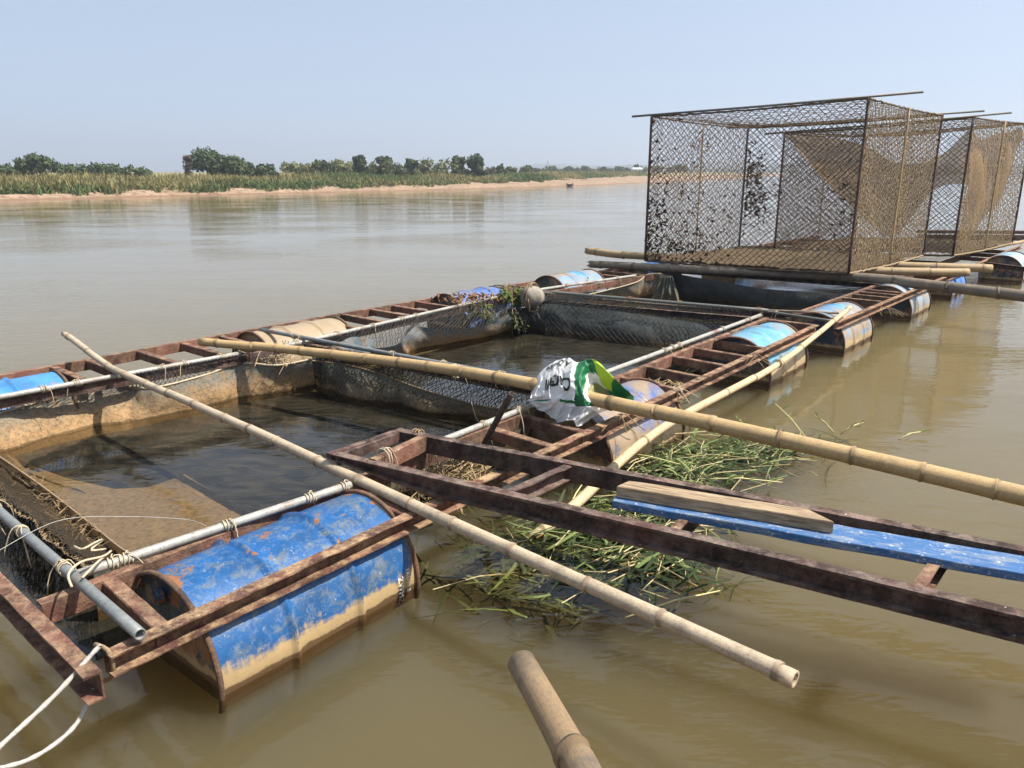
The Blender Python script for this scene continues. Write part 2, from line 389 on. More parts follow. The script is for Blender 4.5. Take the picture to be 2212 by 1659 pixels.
mb = MB(); vs = [W(u, shore(u) + s, bank_z(u, s)) for u in us for s in ss]; k = len(ss)
mb.add(vs, [(i * k + j, (i + 1) * k + j, (i + 1) * k + j + 1, i * k + j + 1) for i in range(len(us) - 1) for j in range(k - 1)])
tag(mb.build('far_riverbank', ground_mat(), smooth=True, origin=(0, 0, 0)), kind='structure')
# near bank, behind and under the photographer
mb = MB()
def nearz(x, y):
    e = max(y - (.55 - .25 * max(0, x - 1.5)), 0)
    e = max(0, y - (.35 if x < 2.2 else .35 + (x - 2.2) * .55))
    return .62 - e * .95 + nz(x * 1.3, y * 1.3, 5) * .05 + max(0, -y) * .06
mb.grid(lambda s, t: Vector((lerp(-8, 12, s), lerp(-8, 9, t), nearz(lerp(-8, 12, s), lerp(-8, 9, t)) if True else 0)), 50, 44)
mb.v = [Vector((p.x, p.y, max(p.z, -1.2))) for p in mb.v]
tag(mb.build('near_riverbank', ground_mat(), smooth=True, origin=(0, 0, 0)), kind='structure')

# far wooded ridge
def foliage_mat(name, c0, c1, c2, trans=.25):
    m = M(name); p = m.pos(); o = m.rnd(); n1 = m.noise(p, 1.3, 5, .7); n2 = m.noise(p, 7, 3, .6)
    c = m.mix(m.ramp(n1, [(.35, 0), (.65, 1)]), c0, c1); c = m.mix(m.ramp(n2, [(.55, 0), (.7, .7)]), c, c2)
    b = m.pbr(c, .7, 0, None, .2); t = m.n('BsdfTranslucent', {'Color': c}); mx = m.n('MixShader', {0: trans})
    m.t.links.new(b.outputs[0], mx.inputs[1]); m.t.links.new(t.outputs[0], mx.inputs[2]); m.t.links.new(mx.outputs[0], m.out.inputs[0]); return m.mat
F_DARK = foliage_mat('dark_foliage', (.055, .078, .036), (.085, .11, .05), (.12, .135, .065))
F_MID = foliage_mat('olive_foliage', (.06, .08, .032), (.1, .115, .045), (.14, .14, .06))
F_PALE = foliage_mat('pale_foliage', (.13, .15, .06), (.19, .2, .09), (.24, .22, .12))
F_DRY = foliage_mat('dry_foliage', (.15, .12, .08), (.2, .165, .11), (.12, .1, .07))
BARK = simple('bark', (.12, .09, .065), .9, .3, 6, .5)
mb = MB()
for layer, (dist, base, amp) in enumerate(((900, 6, 5), (1250, 12, 9), (1650, 20, 14))):
    n = 420; prev = None
    for i in range(n):
        a = lerp(R(40), R(93.5), i / (n - 1))
        rise = lerp(1.3, .75, i / (n - 1)) * min(1, (n - 1 - i) / 40.)
        h = rise * (base + amp * nz(i * .02, layer * 7, 0)) + 2.6 * nz(i * .33, layer * 3, 2) + 1.6 * nz(i * 1.1, layer, 4)
        x, y = math.cos(a) * dist, math.sin(a) * dist
        q = [Vector((x, y, -1)), Vector((x, y, max(.5, h * .7))), Vector((x * 1.03, y * 1.03, max(.8, h))), Vector((x * 1.3, y * 1.3, max(.8, h * .6)))]
        b = len(mb.v); mb.v += q
        if prev is not None:
            for k2 in range(3): mb.f.append([prev + k2, b + k2, b + k2 + 1, prev + k2 + 1]); mb.m.append(0)
        prev = b
tag(mb.build('far_woodland', F_MID, origin=(0, 0, 0)), 'hazy blue-green wooded ridge beyond the far sand bar', 'woodland', kind='stuff')

# ---------------------------------------------------------------- bank grass
def blades(mb, base, h, wd, lean, mi=0, rng=random):
    a = rng.uniform(0, 6.28); d = Vector((math.cos(a), math.sin(a), 0)); s = d.cross(Z) * wd
    p1 = base + Z * h * .55 + d * lean * .35; p2 = base + Z * h + d * lean
    mb.add([base - s, base + s, p1 + s * .8, p1 - s * .8, p2], [(0, 1, 2, 3), (3, 2, 4)], None, mi)
GR_G = foliage_mat('green_reeds', (.075, .115, .035), (.11, .15, .05), (.15, .17, .07))
GR_Y = foliage_mat('dry_yellow_reeds', (.2, .18, .07), (.27, .23, .1), (.15, .15, .055))
mb = MB(); rg = random.Random(3)
for i in range(30000):
    u = rg.uniform(8, 150) if rg.random() < .85 else rg.uniform(-20, 20)
    k = min(1, max(0, (u - 40) / 90.)); s0 = lerp(.9, 10, k ** 1.2) + 1.2 * nz(u * .5, 3, 0)
    s = s0 + abs(rg.gauss(0, 1)) * 5.0 + nz(u * .35, 0, 0) * 1.2
    if s < .6: continue
    if k > .45 and rg.random() < .75: continue
    back = (s - s0) / 9.
    yel = nz(u * .07, s * .15, 2) + back * .75 - .2
    h = rg.uniform(.2, .6) + min(.25, max(0, s - s0) * .08) + .3 * nz(u * .12, s * .2, 7)
    b = W(u, shore(u) + s); b.z = bank_z(u, s) - .03
    for q in range(3):
        bb = b + Vector((rg.uniform(-.25, .25), rg.uniform(-.25, .25), 0))
        blades(mb, bb, max(.15, h * rg.uniform(.6, 1.1)), rg.uniform(.03, .075), rg.uniform(.1, .55), 1 if yel + rg.uniform(-.3, .3) > .12 else 0, rg)
tag(mb.build('bank_grass', [GR_G, GR_Y], origin=(0, 0, 0)), 'tall green and yellow reeds along the far bank', 'grass', kind='stuff')

# ---------------------------------------------------------------- trees on the far bank
def tree(name, px, top, half, base_y, dist, mat, label, cat='tree', dens=1., lumps=None, gap=0., seed=0, trunk=True):
    rg = random.Random(seed * 17 + 5)
    X = (px - 1106) / 1662.
    # stand it on the ground at the given distance along its bearing
    f = CP - ((372 - 829.5) / 1662.) * SP
    P = Vector((X / f * dist, dist, 0)); u, v = uv_of(P); gz = bank_z(u, v - shore(u)); P.z = gz
    m2px = 1662 / (dist / CP) * .98
    hw = half * 1.12 / m2px; ztop = CAMH + (372 - top) / m2px; h = max(.6, ztop - gz)
    root = empty(name, P, label, cat, 'trees and bushes on the far bank')
    if trunk:
        mb = MB()
        mb.tube([P + Z * -.1, P + Vector((.1 * hw, 0, h * .3)), P + Vector((-.05 * hw, 0, h * .65)), P + Vector((.03, 0, h * .85))], lambda i: [.09, .07, .045, .02][i] * h * .45, 6)
        for k in range(5):
            a = rg.uniform(0, 6.28); z0 = h * rg.uniform(.25, .55)
            e = P + Vector((math.cos(a) * hw * .6, math.sin(a) * hw * .6, min(h * .9, z0 + h * .3)))
            mb.tube([P + Z * z0, lerp(P + Z * z0, e, .5) + Z * .08 * h, e], lambda i: [.028, .018, .007][i] * h * .5, 5)
        mb.build('trunk', BARK, root)
    mb = MB(); lumps = lumps or [(0, .62, 1., .4)]
    cl = []
    for (lx, lz, lr, lh) in lumps:                     # lobe: offset (in half widths), height (in h), radius, half height
        for k in range(int(7 + 9 * lr)):
            a = rg.uniform(0, 6.28); q = rg.uniform(.2, 1) ** .5; e = rg.uniform(-1, 1)
            rr = math.sqrt(max(0, 1 - e * e)) * q
            cl.append((Vector((lx * hw + math.cos(a) * rr * hw * lr * .82, math.sin(a) * rr * hw * lr * .82, h * (lz + e * lh * .82 * q))), hw * lr * rg.uniform(.22, .42)))
    for c, r in cl:
        if rg.random() < gap: continue
        for k in range(int(46 * dens)):
            d = Vector((rg.gauss(0, 1), rg.gauss(0, 1), rg.gauss(0, .8))).normalized()
            p = P + c + d * r * rg.uniform(.55, 1.05)
            if p.z < gz + .05: p.z = gz + rg.uniform(.05, .3)
            sz = rg.uniform(.075, .16) * (.6 + .012 * dist)
            a1 = Vector((rg.gauss(0, 1), rg.gauss(0, 1), rg.gauss(0, 1))).normalized(); b1 = a1.cross(d).normalized() * sz * .6; a1 = a1 * sz
            mb.add([p - a1, p + b1, p + a1, p - b1], [(0, 1, 2, 3)])
    mb.build('crown', mat, root)
    return root
TR = [
 ('bushy_tree', 5, 360, 26, 390, 58, F_DARK, 'dark rounded bush at the reed edge of the far bank, cut by the frame', .9, None),
 ('bushy_tree', 82, 341, 38, 390, 62, F_DARK, 'dark spreading tree with a lower lobe beside it above yellow reeds', 1.2, [(-.1, .6, .95, .36), (.1, .82, .5, .17), (-.7, .4, .5, .3)]),
 ('bushy_tree', 136, 356, 24, 390, 63, F_DARK, 'dark lobed bush joined to the spreading tree with the domed top', 1., [(0, .55, 1, .42), (.7, .6, .4, .2)]),
 ('bushy_tree', 204, 354, 42, 390, 64, F_DARK, 'low wide dome-shaped bush behind the yellowest reeds', 1.1, [(0, .5, 1, .45)]),
 ('bushy_tree', 262, 361, 25, 390, 66, F_DARK, 'small dark bush next to the low wide dome-shaped bush', 1., None),
 ('bushy_tree', 308, 367, 20, 390, 66, F_DARK, 'smallest dark bush, alone above the green reeds', 1., None),
 ('slender_tree', 408, 339, 8, 388, 68, F_DRY, 'thin half-bare tree standing against the biggest round tree', .8, [(0, .86, .9, .13), (.1, .6, .8, .14), (-.2, .35, .9, .16)]),
 ('round_tree', 470, 331, 57, 392, 70, F_DARK, 'biggest dense round dark green tree on the far bank', 2.2, [(-.25, .55, .75, .42), (.35, .45, .7, .36), (-.1, .72, .55, .24), (.75, .3, .3, .22)]),
 ('slender_tree', 543, 351, 10, 388, 72, F_DARK, 'small upright tree between the biggest round tree and a clipped-looking dome bush', .9, [(0, .75, 1, .22), (.1, .4, 1, .3)]),
 ('dome_bush', 571, 357, 28, 394, 70, F_DARK, 'smooth dome-shaped dark bush standing low in the reeds', 1.8, [(0, .48, 1, .46)]),
 ('pale_bush', 655, 351, 40, 388, 84, F_PALE, 'pale twiggy grey-green bush behind the reeds', 1.5, [(-.4, .5, .7, .4), (.45, .45, .7, .38)]),
 ('bushy_tree', 697, 344, 21, 388, 80, F_MID, 'dark-topped olive tree between two pale bushes', 1., [(0, .7, .8, .26), (.5, .4, .7, .3)]),
 ('pale_bush', 745, 350, 34, 388, 88, F_PALE, 'pale feathery bush left of the upright dark tree in the reeds', 1.5, None),
 ('upright_tree', 775, 339, 15, 388, 82, F_DARK, 'upright dark tree rising out of pale bushes', 1.1, [(0, .7, 1, .27), (.3, .35, 1, .3)]),
 ('pale_bush', 822, 353, 48, 388, 84, F_MID, 'broad yellow-green bush below a dark tuft of tree', 1.1, [(-.4, .5, .65, .45), (.4, .5, .65, .42)]),
 ('upright_tree', 832, 341, 14, 388, 90, F_DARK, 'dark tufted treetop showing over the broad yellow-green bush', 1., [(0, .8, 1, .18)]),
 ('upright_tree', 887, 344, 13, 388, 86, F_DARK, 'lone dark tree with sky on either side', 1.1, [(0, .72, 1, .25), (-.1, .35, .8, .25)]),
 ('pale_bush', 940, 349, 38, 388, 88, F_PALE, 'pale yellowish bush left of the last tall dark tree', 1.1, [(-.35, .5, .7, .45), (.4, .5, .7, .42)]),
 ('bushy_tree', 990, 342, 16, 388, 90, F_MID, 'olive tree leaning against the last tall dark tree', 1.1, [(0, .7, 1, .27), (.3, .35, 1, .3)]),
 ('round_tree', 1026, 337, 23, 390, 88, F_DARK, 'last tall dark tree before the open sand bar', 1.6, [(0, .72, .9, .26), (-.3, .4, .8, .32), (.4, .4, .7, .32)]),
 ('small_tree', 1060, 364, 14, 388, 100, F_DRY, 'thin grey scrub just past the last tall dark tree', .7, None),
 ('small_tree', 1080, 356, 14, 388, 104, F_MID, 'young pointed tree past the last tall dark tree', .8, [(0, .75, .5, .22), (0, .4, 1, .3)]),
 ('small_tree', 1103, 363, 12, 388, 110, F_MID, 'small rounded tree beside the young pointed tree', .8, None),
 ('small_tree', 1136, 361, 15, 385, 118, F_MID, 'small bushy tree where the sand bar begins', .8, None),
]
for i, (nm, px, top, half, by, d, mt, lb, dn, lp) in enumerate(TR):
    tree(nm, px, top, half, by, d, mt, lb, 'bush' if 'bush' in nm and 'bushy' not in nm else 'tree', dn, lp, .35 if mt in (F_DRY,) else .06, i)
rg = random.Random(11)
for i, (px, top) in enumerate(((1160, 366), (1176, 368), (1190, 363), (1206, 367), (1228, 362), (1243, 367), (1263, 362), (1280, 367), (1300, 363), (1318, 367), (1337, 361), (1352, 366), (1378, 357), (1392, 363), (1420, 360), (1448, 364), (1470, 358))):
    tree('distant_tree', px, top, rg.uniform(7, 13), 378, 185 + i * 4, [F_DARK, F_MID, F_MID][i % 3], 'small hazy tree in the line along the far sand bar', 'tree', .55, None, .1, 60 + i)

# house, mast and boat far down the bank
def house(px, d):
    P = Vector(((px - 1106) / 1662. / .99 * d, d, 1.35)); root = empty('white_roofed_house', P, 'tiny white-roofed house among the trees far down the sand bar', 'house')
    mb = MB(); mb.box(P + Z * .6, Vector((1.2, 0, 0)), Vector((0, 1., 0)), Z * .5); mb.build('wall', simple('house_wall', (.5, .45, .4)), root)
    mb = MB(); e = P + Z * 1.5
    mb.add([e + Vector(q) for q in ((-1.5, -1.2, -.4), (1.5, -1.2, -.4), (1.5, 1.2, -.4), (-1.5, 1.2, -.4), (-1.3, 0, .1), (1.3, 0, .1))], [(0, 1, 5, 4), (2, 3, 4, 5), (0, 4, 3), (1, 2, 5), (3, 2, 1, 0)])
    mb.build('roof', simple('white_roof', (.5, .5, .52)), root)
    for k in (-1, 1):
        mb = MB(); mb.box(P + Vector((k * .6, -1.02, .6)), Vector((.2, 0, 0)), Vector((0, .03, 0)), Z * .2); mb.build('window', simple('house_window', (.05, .05, .06)), root)
house(1364, 225)
P = Vector(((1180 - 1106) / 1662. / .99 * 240, 240, 1.0))
root = empty('lattice_mast', P, 'thin grey lattice mast above the far tree line', 'mast')
mb = MB()
for k in (-1, 1): mb.tube([P + Vector((k * .28, 0, -.6)), P + Vector((k * .1, 0, 4.1))], .05, 4)
mb.build('leg', simple('mast_steel', (.3, .3, .32)), root)
mb = MB()
for k in range(9): mb.tube([P + Vector(((-1) ** k * .24, 0, k * .45 - .4)), P + Vector((-(-1) ** k * .22, 0, k * .45 + .05))], .03, 4)
mb.build('brace', simple('mast_steel_brace', (.3, .3, .32)), root)
bp = U(1231, 402, 0); root = empty('moored_boat', bp, 'tiny dark wooden boat moored at the edge of the sand bar', 'boat')
mb = MB()
def hull(s, t):
    a = (s - .5) * 2; wd = .55 * (1 - abs(a) ** 2.5); th = (t - .5) * math.pi
    return bp + LX * a * .7 + VX * math.sin(th) * wd * .5 + Z * (.22 - .26 * math.cos(th) * (1 - .6 * abs(a) ** 3) + .12 * abs(a) ** 3)
mb.grid(hull, 16, 8); mb.build('hull', simple('boat_wood', (.07, .05, .04)), root, True)
mb = MB()
for k in (-.4, .15): mb.box(bp + LX * k + Z * .17, LX * .06, VX * .2, Z * .012)
mb.build('thwart', simple('boat_thwart', (.16, .11, .08)), root)

# ================================================================ the rafts
H0 = .30                                                # deck height above the water
def channel_mb(p0, p1, n, h=.075, w=.042, t=.006, rag=.0022, seg=.05, z_drop=0.):
    """C-section steel from p0 to p1 (top edge at the open side), open towards the horizontal unit vector n"""
    mb = MB(); p0, p1 = Vector(p0), Vector(p1); L = (p1 - p0).length; k = max(2, int(L / seg))
    prof = [(-w, 0), (0, 0), (0, -t), (-w + t, -t), (-w + t, -h + t), (0, -h + t), (0, -h), (-w, -h)]
    vs = []; uvs = []; m = len(prof)
    for i in range(k + 1):
        c = lerp(p0, p1, i / k) + n * .006 * nz(i * seg * .8, p0.x * 3, p0.y) + Z * .005 * nz(i * seg * .9, p0.x * 3, p0.y + 7)
        for j, (a, z) in enumerate(prof):
            r = rag if j in (1, 2, 5, 6) else rag * .25
            jx = nz(c.x * 23, c.y * 23, j * .7) * r * 1.6; jz = nz(c.x * 19 + 5, c.y * 19, j * .7) * r
            vs.append(c + n * (a + jx) + Z * (z + jz)); uvs.append((i / k * L, j / m))
    fs = [(i * m + j, i * m + (j + 1) % m, (i + 1) * m + (j + 1) % m, (i + 1) * m + j) for i in range(k) for j in range(m)]
    fs += [(0, 1, 2, 3), (0, 3, 4, 7), (4, 5, 6, 7)]; b = k * m
    fs += [(b + 3, b + 2, b + 1, b), (b + 7, b + 4, b + 3, b), (b + 7, b + 6, b + 5, b + 4)]
    mb.add(vs, fs, uvs); return mb
def bar_mb(p0, p1, wid, h, seg=.08, rag=.0015):
    """solid-looking bar whose top centre line runs p0 -> p1"""
    mb = MB(); p0, p1 = Vector(p0), Vector(p1); d = (p1 - p0); L = d.length; s = d.cross(Z).normalized() * wid * .5; k = max(1, int(L / seg))
    vs = []; uvs = []; ch = min(.004, wid * .12)
    prof = [(-1, -1), (-1, -ch / h), (-1 + 2 * ch / wid, 0), (1 - 2 * ch / wid, 0), (1, -ch / h), (1, -1)]
    for i in range(k + 1):
        c = lerp(p0, p1, i / k)
        for j, (a, z) in enumerate(prof):
            vs.append(c + s * (a + nz(c.x * 21, c.y * 21, j) * rag / wid * 2) + Z * (z * h + nz(c.x * 17, c.y * 17, j + 9) * rag)); uvs.append((i / k * L, j / 6))
    m = 6; fs = [(i * m + j, (i + 1) * m + j, (i + 1) * m + (j + 1) % m, i * m + (j + 1) % m) for i in range(k) for j in range(m)]
    fs += [tuple(range(m)), tuple(k * m + j for j in reversed(range(m)))]
    mb.add(vs, fs, uvs); return mb
def line_at(pts, u, z=H0):
    for (a, b), (c, d) in zip(pts, pts[1:]):
        if u <= c or (c, d) == pts[-1]: return W(u, b + (d - b) * (u - a) / (c - a), z)
AO = [(.69, 2.053), (6.856, 2.282)]; AI = [(.71, 2.54), (6.90, 2.80)]
BO = [(7.10, 2.19), (17.2, 2.17)]; BI = [(7.30, 2.70), (17.2, 2.66)]
LI = [(.69, 5.23), (2.95, 5.12), (6.35, 5.47)]; LO = [(.69, 5.76), (2.62, 5.905), (4.4, 6.0), (6.6, 6.02)]
LBI = [(6.95, 5.34), (9.0, 5.25), (17., 5.2)]; LBO = [(6.75, 6.02), (9.3, 5.985), (17., 5.9)]
NEAR = -VX
raft = empty('fish_raft', W(3.6, 4, 0), 'rusty steel ladder-framed raft holding the two open fish pens', 'raft')
raftb = empty('fish_raft', W(11.5, 4, 0), 'rusty steel raft carrying the tall netted cages', 'raft')
def beam(root, pts, u0, u1, n, mat=RUST, name='beam', **kw):
    cuts = [u0] + [a for a, b in pts if u0 + .05 < a < u1 - .05] + [u1]
    for a, b in zip(cuts, cuts[1:]):
        d = (line_at(pts, b) - line_at(pts, a)).normalized(); nn = Vector((d.y, -d.x, 0)) * (1 if n > 0 else -1)
        channel_mb(line_at(pts, a), line_at(pts, b), nn, **kw).build(name, mat, root)
# near right ladder (open side of the outer channel faces the water)
beam(raft, AO, .69, 6.86, 1, RUSTL, 'outer_channel', w=.05, h=.066)
beam(raft, AI, .665, 6.90, -1, RUST, 'inner_channel')
# inner channel shows its flat back to the water: shift handled by width
beam(raft, LI, .66, 6.35, -1, RUSTD, 'inner_channel', h=.06); beam(raft, LO, .60, 6.6, -1, RUST, 'outer_channel')  # far inner channel: shade beneath its pipe put into darker steel
beam(raftb, BO, 7.10, 17.2, 1, RUSTL, 'outer_channel', w=.05, h=.066); beam(raftb, BI, 7.30, 17.2, -1, RUST, 'inner_channel')
beam(raftb, LBI, 6.95, 17., -1, RUST, 'inner_channel'); beam(raftb, LBO, 6.75, 17., -1, RUST, 'outer_channel')
def rung(root, pa, pb, u, du=.0, wid=.042, h=.06, mat=RUST, name='rung', tl=0.):
    a = line_at(pa, u + du, H0 - .003); b = line_at(pb, u, H0 - .003)
    d = (b - a).normalized()
    if pa in (AO, BO): a = a + NEAR * -.036
    else: a = a + d * .042
    bar_mb(a, b, wid, h).build(name, mat, root)
def ru(x, y): return uv_of(U(x, y, H0))[0]
for x, y, wd in ((236, 1247, .05), (758, 1050, .045), (850, 1003, .075), (1067, 923, .05), (1128, 893, .045), (1337, 811, .04), (1397, 789, .042), (1453, 767, .042), (1499, 749, .042), (1541, 732, .042)):
    rung(raft, AO, AI, ru(x, y), -.02, wd)
rung(raft, AO, AI, 6.86, 0, .045)
for x, y in ((109, 788), (183, 773), (301, 756), (392, 738), (474, 723), (684, 689), (740, 677), (805, 667), (853, 659), (901, 650)):
    u = ru(x, y); rung(raft, LI, LO, u, .0, .05, .06)
for u in (.75, 1.02): rung(raft, LI, LO, u, 0, .05)
rung(raft, LI, LO, 6.32, .05, .045)
for u in (7.33, 8.62, 8.95, 9.2, 9.42, 10.7, 11.5, 12.2, 12.9, 14.2, 15.0, 15.8): rung(raftb, BO, BI, u, 0, .042)
for u in (7.0, 8.55, 8.9, 9.4, 10.2, 11., 12., 13., 14., 15., 16.): rung(raftb, LBI, LBO, u, 0, .042)
# end channels across the pens
def cross(root, a, b, n, mat=RUST, **kw): channel_mb(a, b, n, **kw).build('cross_channel', mat, root)
ea, eb = W(.60, 2.012, H0 + .002), W(.64, 5.80, H0 + .002)
d = (eb - ea).normalized()
cross(raft, ea, eb, Vector((-d.y, d.x, 0)), RUST, w=.046, h=.085)      # its open mouth shows at the corner
for u0 in (3.46,): 
    a, b = line_at(AI, u0 + .22, H0 - .01) + VX * .05, line_at(LI, u0, H0 - .01); cross(raft, a, b, -LX, RUST, h=.06)
a, b = line_at(AI, 6.88, H0 - .01) + VX * .05, line_at(LI, 6.3, H0 - .01); cross(raft, a, b, -LX, RUSTD, h=.06)
for ua, ub in ((7.36, 6.98), (10.05, 9.75), (13.2, 12.9), (16.6, 16.3)):
    a, b = line_at(BI, ua, H0 - .01) + VX * .05, line_at(LBI, ub, H0 - .01); cross(raftb, a, b, -LX, RUSTD, h=.06)

# ---------------------------------------------------------------- oil-drum floats
def drum_meshes(Rd=.287, L=.88):
    n = 48
    prof = []
    def ridge(x): return sum(.016 * math.exp(-((x - c) / .014) ** 2) for c in (-.145, .145))
    xs = sorted(set([-L / 2 + .02 + (L - .04) * i / 40 for i in range(41)] + [c + d_ for c in (-.145, .145) for d_ in (-.02, -.01, 0, .01, .02)]))
    mb = MB(); m = len(xs); vs = []
    for x in xs:
        for k in range(n):
            th = 2 * math.pi * k / n
            dent = .004 * noise.noise(Vector((x * 5, math.cos(th) * 1.6, math.sin(th) * 1.6))) - .035 * max(0, noise.noise(Vector((x * 3 + 4, math.cos(th) * 1.2, math.sin(th) * 1.2 + 7))) - .25)
            r = Rd + ridge(x) + dent
            vs.append((x, r * math.cos(th), r * math.sin(th)))
    mb.add(vs, [(i * n + k, (i + 1) * n + k, (i + 1) * n + (k + 1) % n, i * n + (k + 1) % n) for i in range(m - 1) for k in range(n)])
    body = mb
    def ring(x):
        r = MB(); seg = []
        for k in range(n):
            th = 2 * math.pi * k / n
            for j in range(6):
                a = j / 6 * 2 * math.pi
                seg.append((x + math.cos(a) * .011, (Rd + .005 + math.sin(a) * .009) * math.cos(th), (Rd + .005 + math.sin(a) * .009) * math.sin(th)))
        r.add(seg, [(k * 6 + j, k * 6 + (j + 1) % 6, ((k + 1) % n) * 6 + (j + 1) % 6, ((k + 1) % n) * 6 + j) for k in range(n) for j in range(6)])
        return r
    def head(x, sgn):
        h = MB(); vs = [(x - sgn * .018, 0, 0)]
        for rr, dx in ((Rd * .45, -.018), (Rd * .9, -.018), (Rd * .96, -.012), (Rd + .001, -.006)):
            for k in range(n): th = 2 * math.pi * k / n; vs.append((x + sgn * dx, rr * math.cos(th), rr * math.sin(th)))
        fs = [(0, 1 + k, 1 + (k + 1) % n) for k in range(n)]
        for q in range(3):
            fs += [(1 + q * n + k, 1 + (q + 1) * n + k, 1 + (q + 1) * n + (k + 1) % n, 1 + q * n + (k + 1) % n) for k in range(n)]
        if sgn < 0: fs = [f[::-1] for f in fs]
        h.add(vs, fs); return h
    bung = MB(); bung.tube([(-L / 2 + .018, .12, .17), (-L / 2 - .004, .12, .17)], .034, 14)
    bung.tube([(-L / 2 + .006, .12, .17), (-L / 2 - .01, .12, .17)], .02, 8)
    return body, [ring(-L / 2 + .008), ring(L / 2 - .008)], [head(-L / 2 + .012, -1), head(L / 2 - .012, 1)], bung
body, rings, heads, bung = drum_meshes()
RIMM = rust_mat('rusty_drum_rim', (.13, .07, .045), (.06, .04, .03), (.16, .07, .04), (.3, .22, .14), .4)
proto = [body.build('body', RIMM, smooth=True, origin=(0, 0, 0)), rings[0].build('rim', RIMM, smooth=True, origin=(0, 0, 0)), rings[1].build('rim', RIMM, smooth=True, origin=(0, 0, 0)),
         heads[0].build('end_cap', RIMM, smooth=False, origin=(0, 0, 0)), heads[1].build('end_cap', RIMM, origin=(0, 0, 0)), bung.build('bung', RIMM, origin=(0, 0, 0))]
def drum(loc, ang, roll, mats, label, tilt=0., scale=1.):
    root = empty('barrel_float', loc, label, 'barrel', 'steel drum floats under the raft frames')
    root.rotation_euler = (R(roll), R(tilt), ang); root.scale = (scale,) * 3
    for k, p in enumerate(proto):
        me = p.data.copy(); me.materials.clear(); me.materials.append(mats[0] if k in (0,) else mats[1] if k in (3, 4, 5) else mats[2] if len(mats) > 2 else RIMM)
        o = bpy.data.objects.new(p.name.split('.')[0], me); C.objects.link(o); o.parent = root
        if k == 3: cap = o
        if k == 5: o.parent = cap
    return root
D1 = drum_mat('blue_drum_paint', (.009, .088, .26), .8, .078, .75, 0, 1)
D1E = drum_mat('blue_drum_end', (.02, .045, .09), .6, .05, 1.4, .5, 2)  # drum ends face away from the sun: shade put into the colour, plus rust
D2 = drum_mat('tan_blue_drum_paint', (.06, .13, .36), .8, .1, .8, .7, 3)
D2E = drum_mat('brown_drum_end', (.07, .05, .04), .3, .05, 1.2, .6, 4)
D3 = drum_mat('sky_blue_drum_paint', (.13, .38, .56), .45, .13, .1, .35, 5)
D3E = drum_mat('shaded_drum_end', (.02, .035, .06), .2, .04, .8, .5, 6)  # end of the blue drums, darkened in colour for its unlit side
D4 = drum_mat('tan_sky_drum_paint', (.1, .36, .66), .4, .08, .1, .85, 7)
D5 = drum_mat('grey_blue_drum_paint', (.25, .4, .55), .6, .05, .0, .62, 8)
D6 = drum_mat('royal_blue_drum_paint', (.06, .2, .6), .6, .04, 0, .2, 9)
D7 = drum_mat('pale_blue_drum_paint', (.35, .5, .62), .4, .04, 0, .2, 10)
DT = drum_mat('tan_drum_paint', (.3, .3, .3), .5, .04, .2, 1.6, 11)
DL = drum_mat('plain_blue_drum_paint', (.06, .24, .56), .35, .02, 0, .05, 12)
DLW = drum_mat('worn_blue_drum_paint', (.09, .16, .42), .9, .02, .2, .45, 13)
A_AX = LA + math.atan((2.282 - 2.053) / 6.17)
def mid(pa, pb, u, z): return (line_at(pa, u, z) + line_at(pb, u, z)) / 2 + VX * .022
dr1 = drum(mid(AO, AI, 1.405, .035), A_AX, 20, (D1, D1E), 'chipped bright blue drum with three white stencil marks and a tan mud line')
drum(mid(AO, AI, 3.76, .03), A_AX, 150, (D2, D2E), 'mud-tan and blue drum lying under the feed bag and yellow bamboo', 1.)
drum(mid(AO, AI, 6.12, .05), A_AX, 80, (D3, D3E), 'sky blue drum with a bleached top beside the straw bamboo pole')
drum(mid(BO, BI, 7.70, .04), LA, 200, (D4, D3E), 'half tan half sky blue drum at the joint of the two rafts')
drum(mid(BO, BI, 9.97, .045), LA, 260, (D5, D3E), 'pale grey-blue drum crossed by the old grey bamboo')
drum(mid(BO, BI, 11.95, .045), LA, 30, (D6, D3E), 'royal blue drum below the two sawn bamboo ends')
channel_mb(U(2126, 566, H0), U(2222, 578, H0), -LX, h=.07).build('cross_channel', RUSTD, raftb)
drum(W(14.3, 1.98, .085), LA, 300, (D7, D3E), 'palest blue drum under the far end of the cage raft')
drum(mid(LI, LO, uv_of(U(140, 815, H0))[0] - .44, .03), LA + .0, 50, (DL, D3E), 'clean plain blue drum in the far ladder, before its first bay')
lu = uv_of(U(520, 735, H0))[0]
drum(mid(LI, LO, lu + .52, .06), LA + .05, 0, (DT, D2E), 'tan dirt-covered drum in the far ladder under the pen divider')
lu = uv_of(U(945, 645, H0))[0]
drum(mid(LI, LO, lu + .40, .075), LA + .0, 120, (DLW, D3E), 'worn navy drum with leaf litter on its top')
lu = uv_of(U(1140, 610, H0))[0]
drum(mid(LBI, LBO, lu + .46, .11), LA, 70, (D4, D3E), 'bright sky blue drum in the far ladder next to the foam float')
drum(mid(LBI, LBO, 9.6, .08), LA, 10, (DL, D3E), 'shaded blue drum under the far corner of the tall cage')
drum(mid(LBI, LBO, 12.2, .08), LA, 10, (DL, D3E), 'shaded blue drum glimpsed through the base of the tall cage')
for p in proto: bpy.data.objects.remove(p)
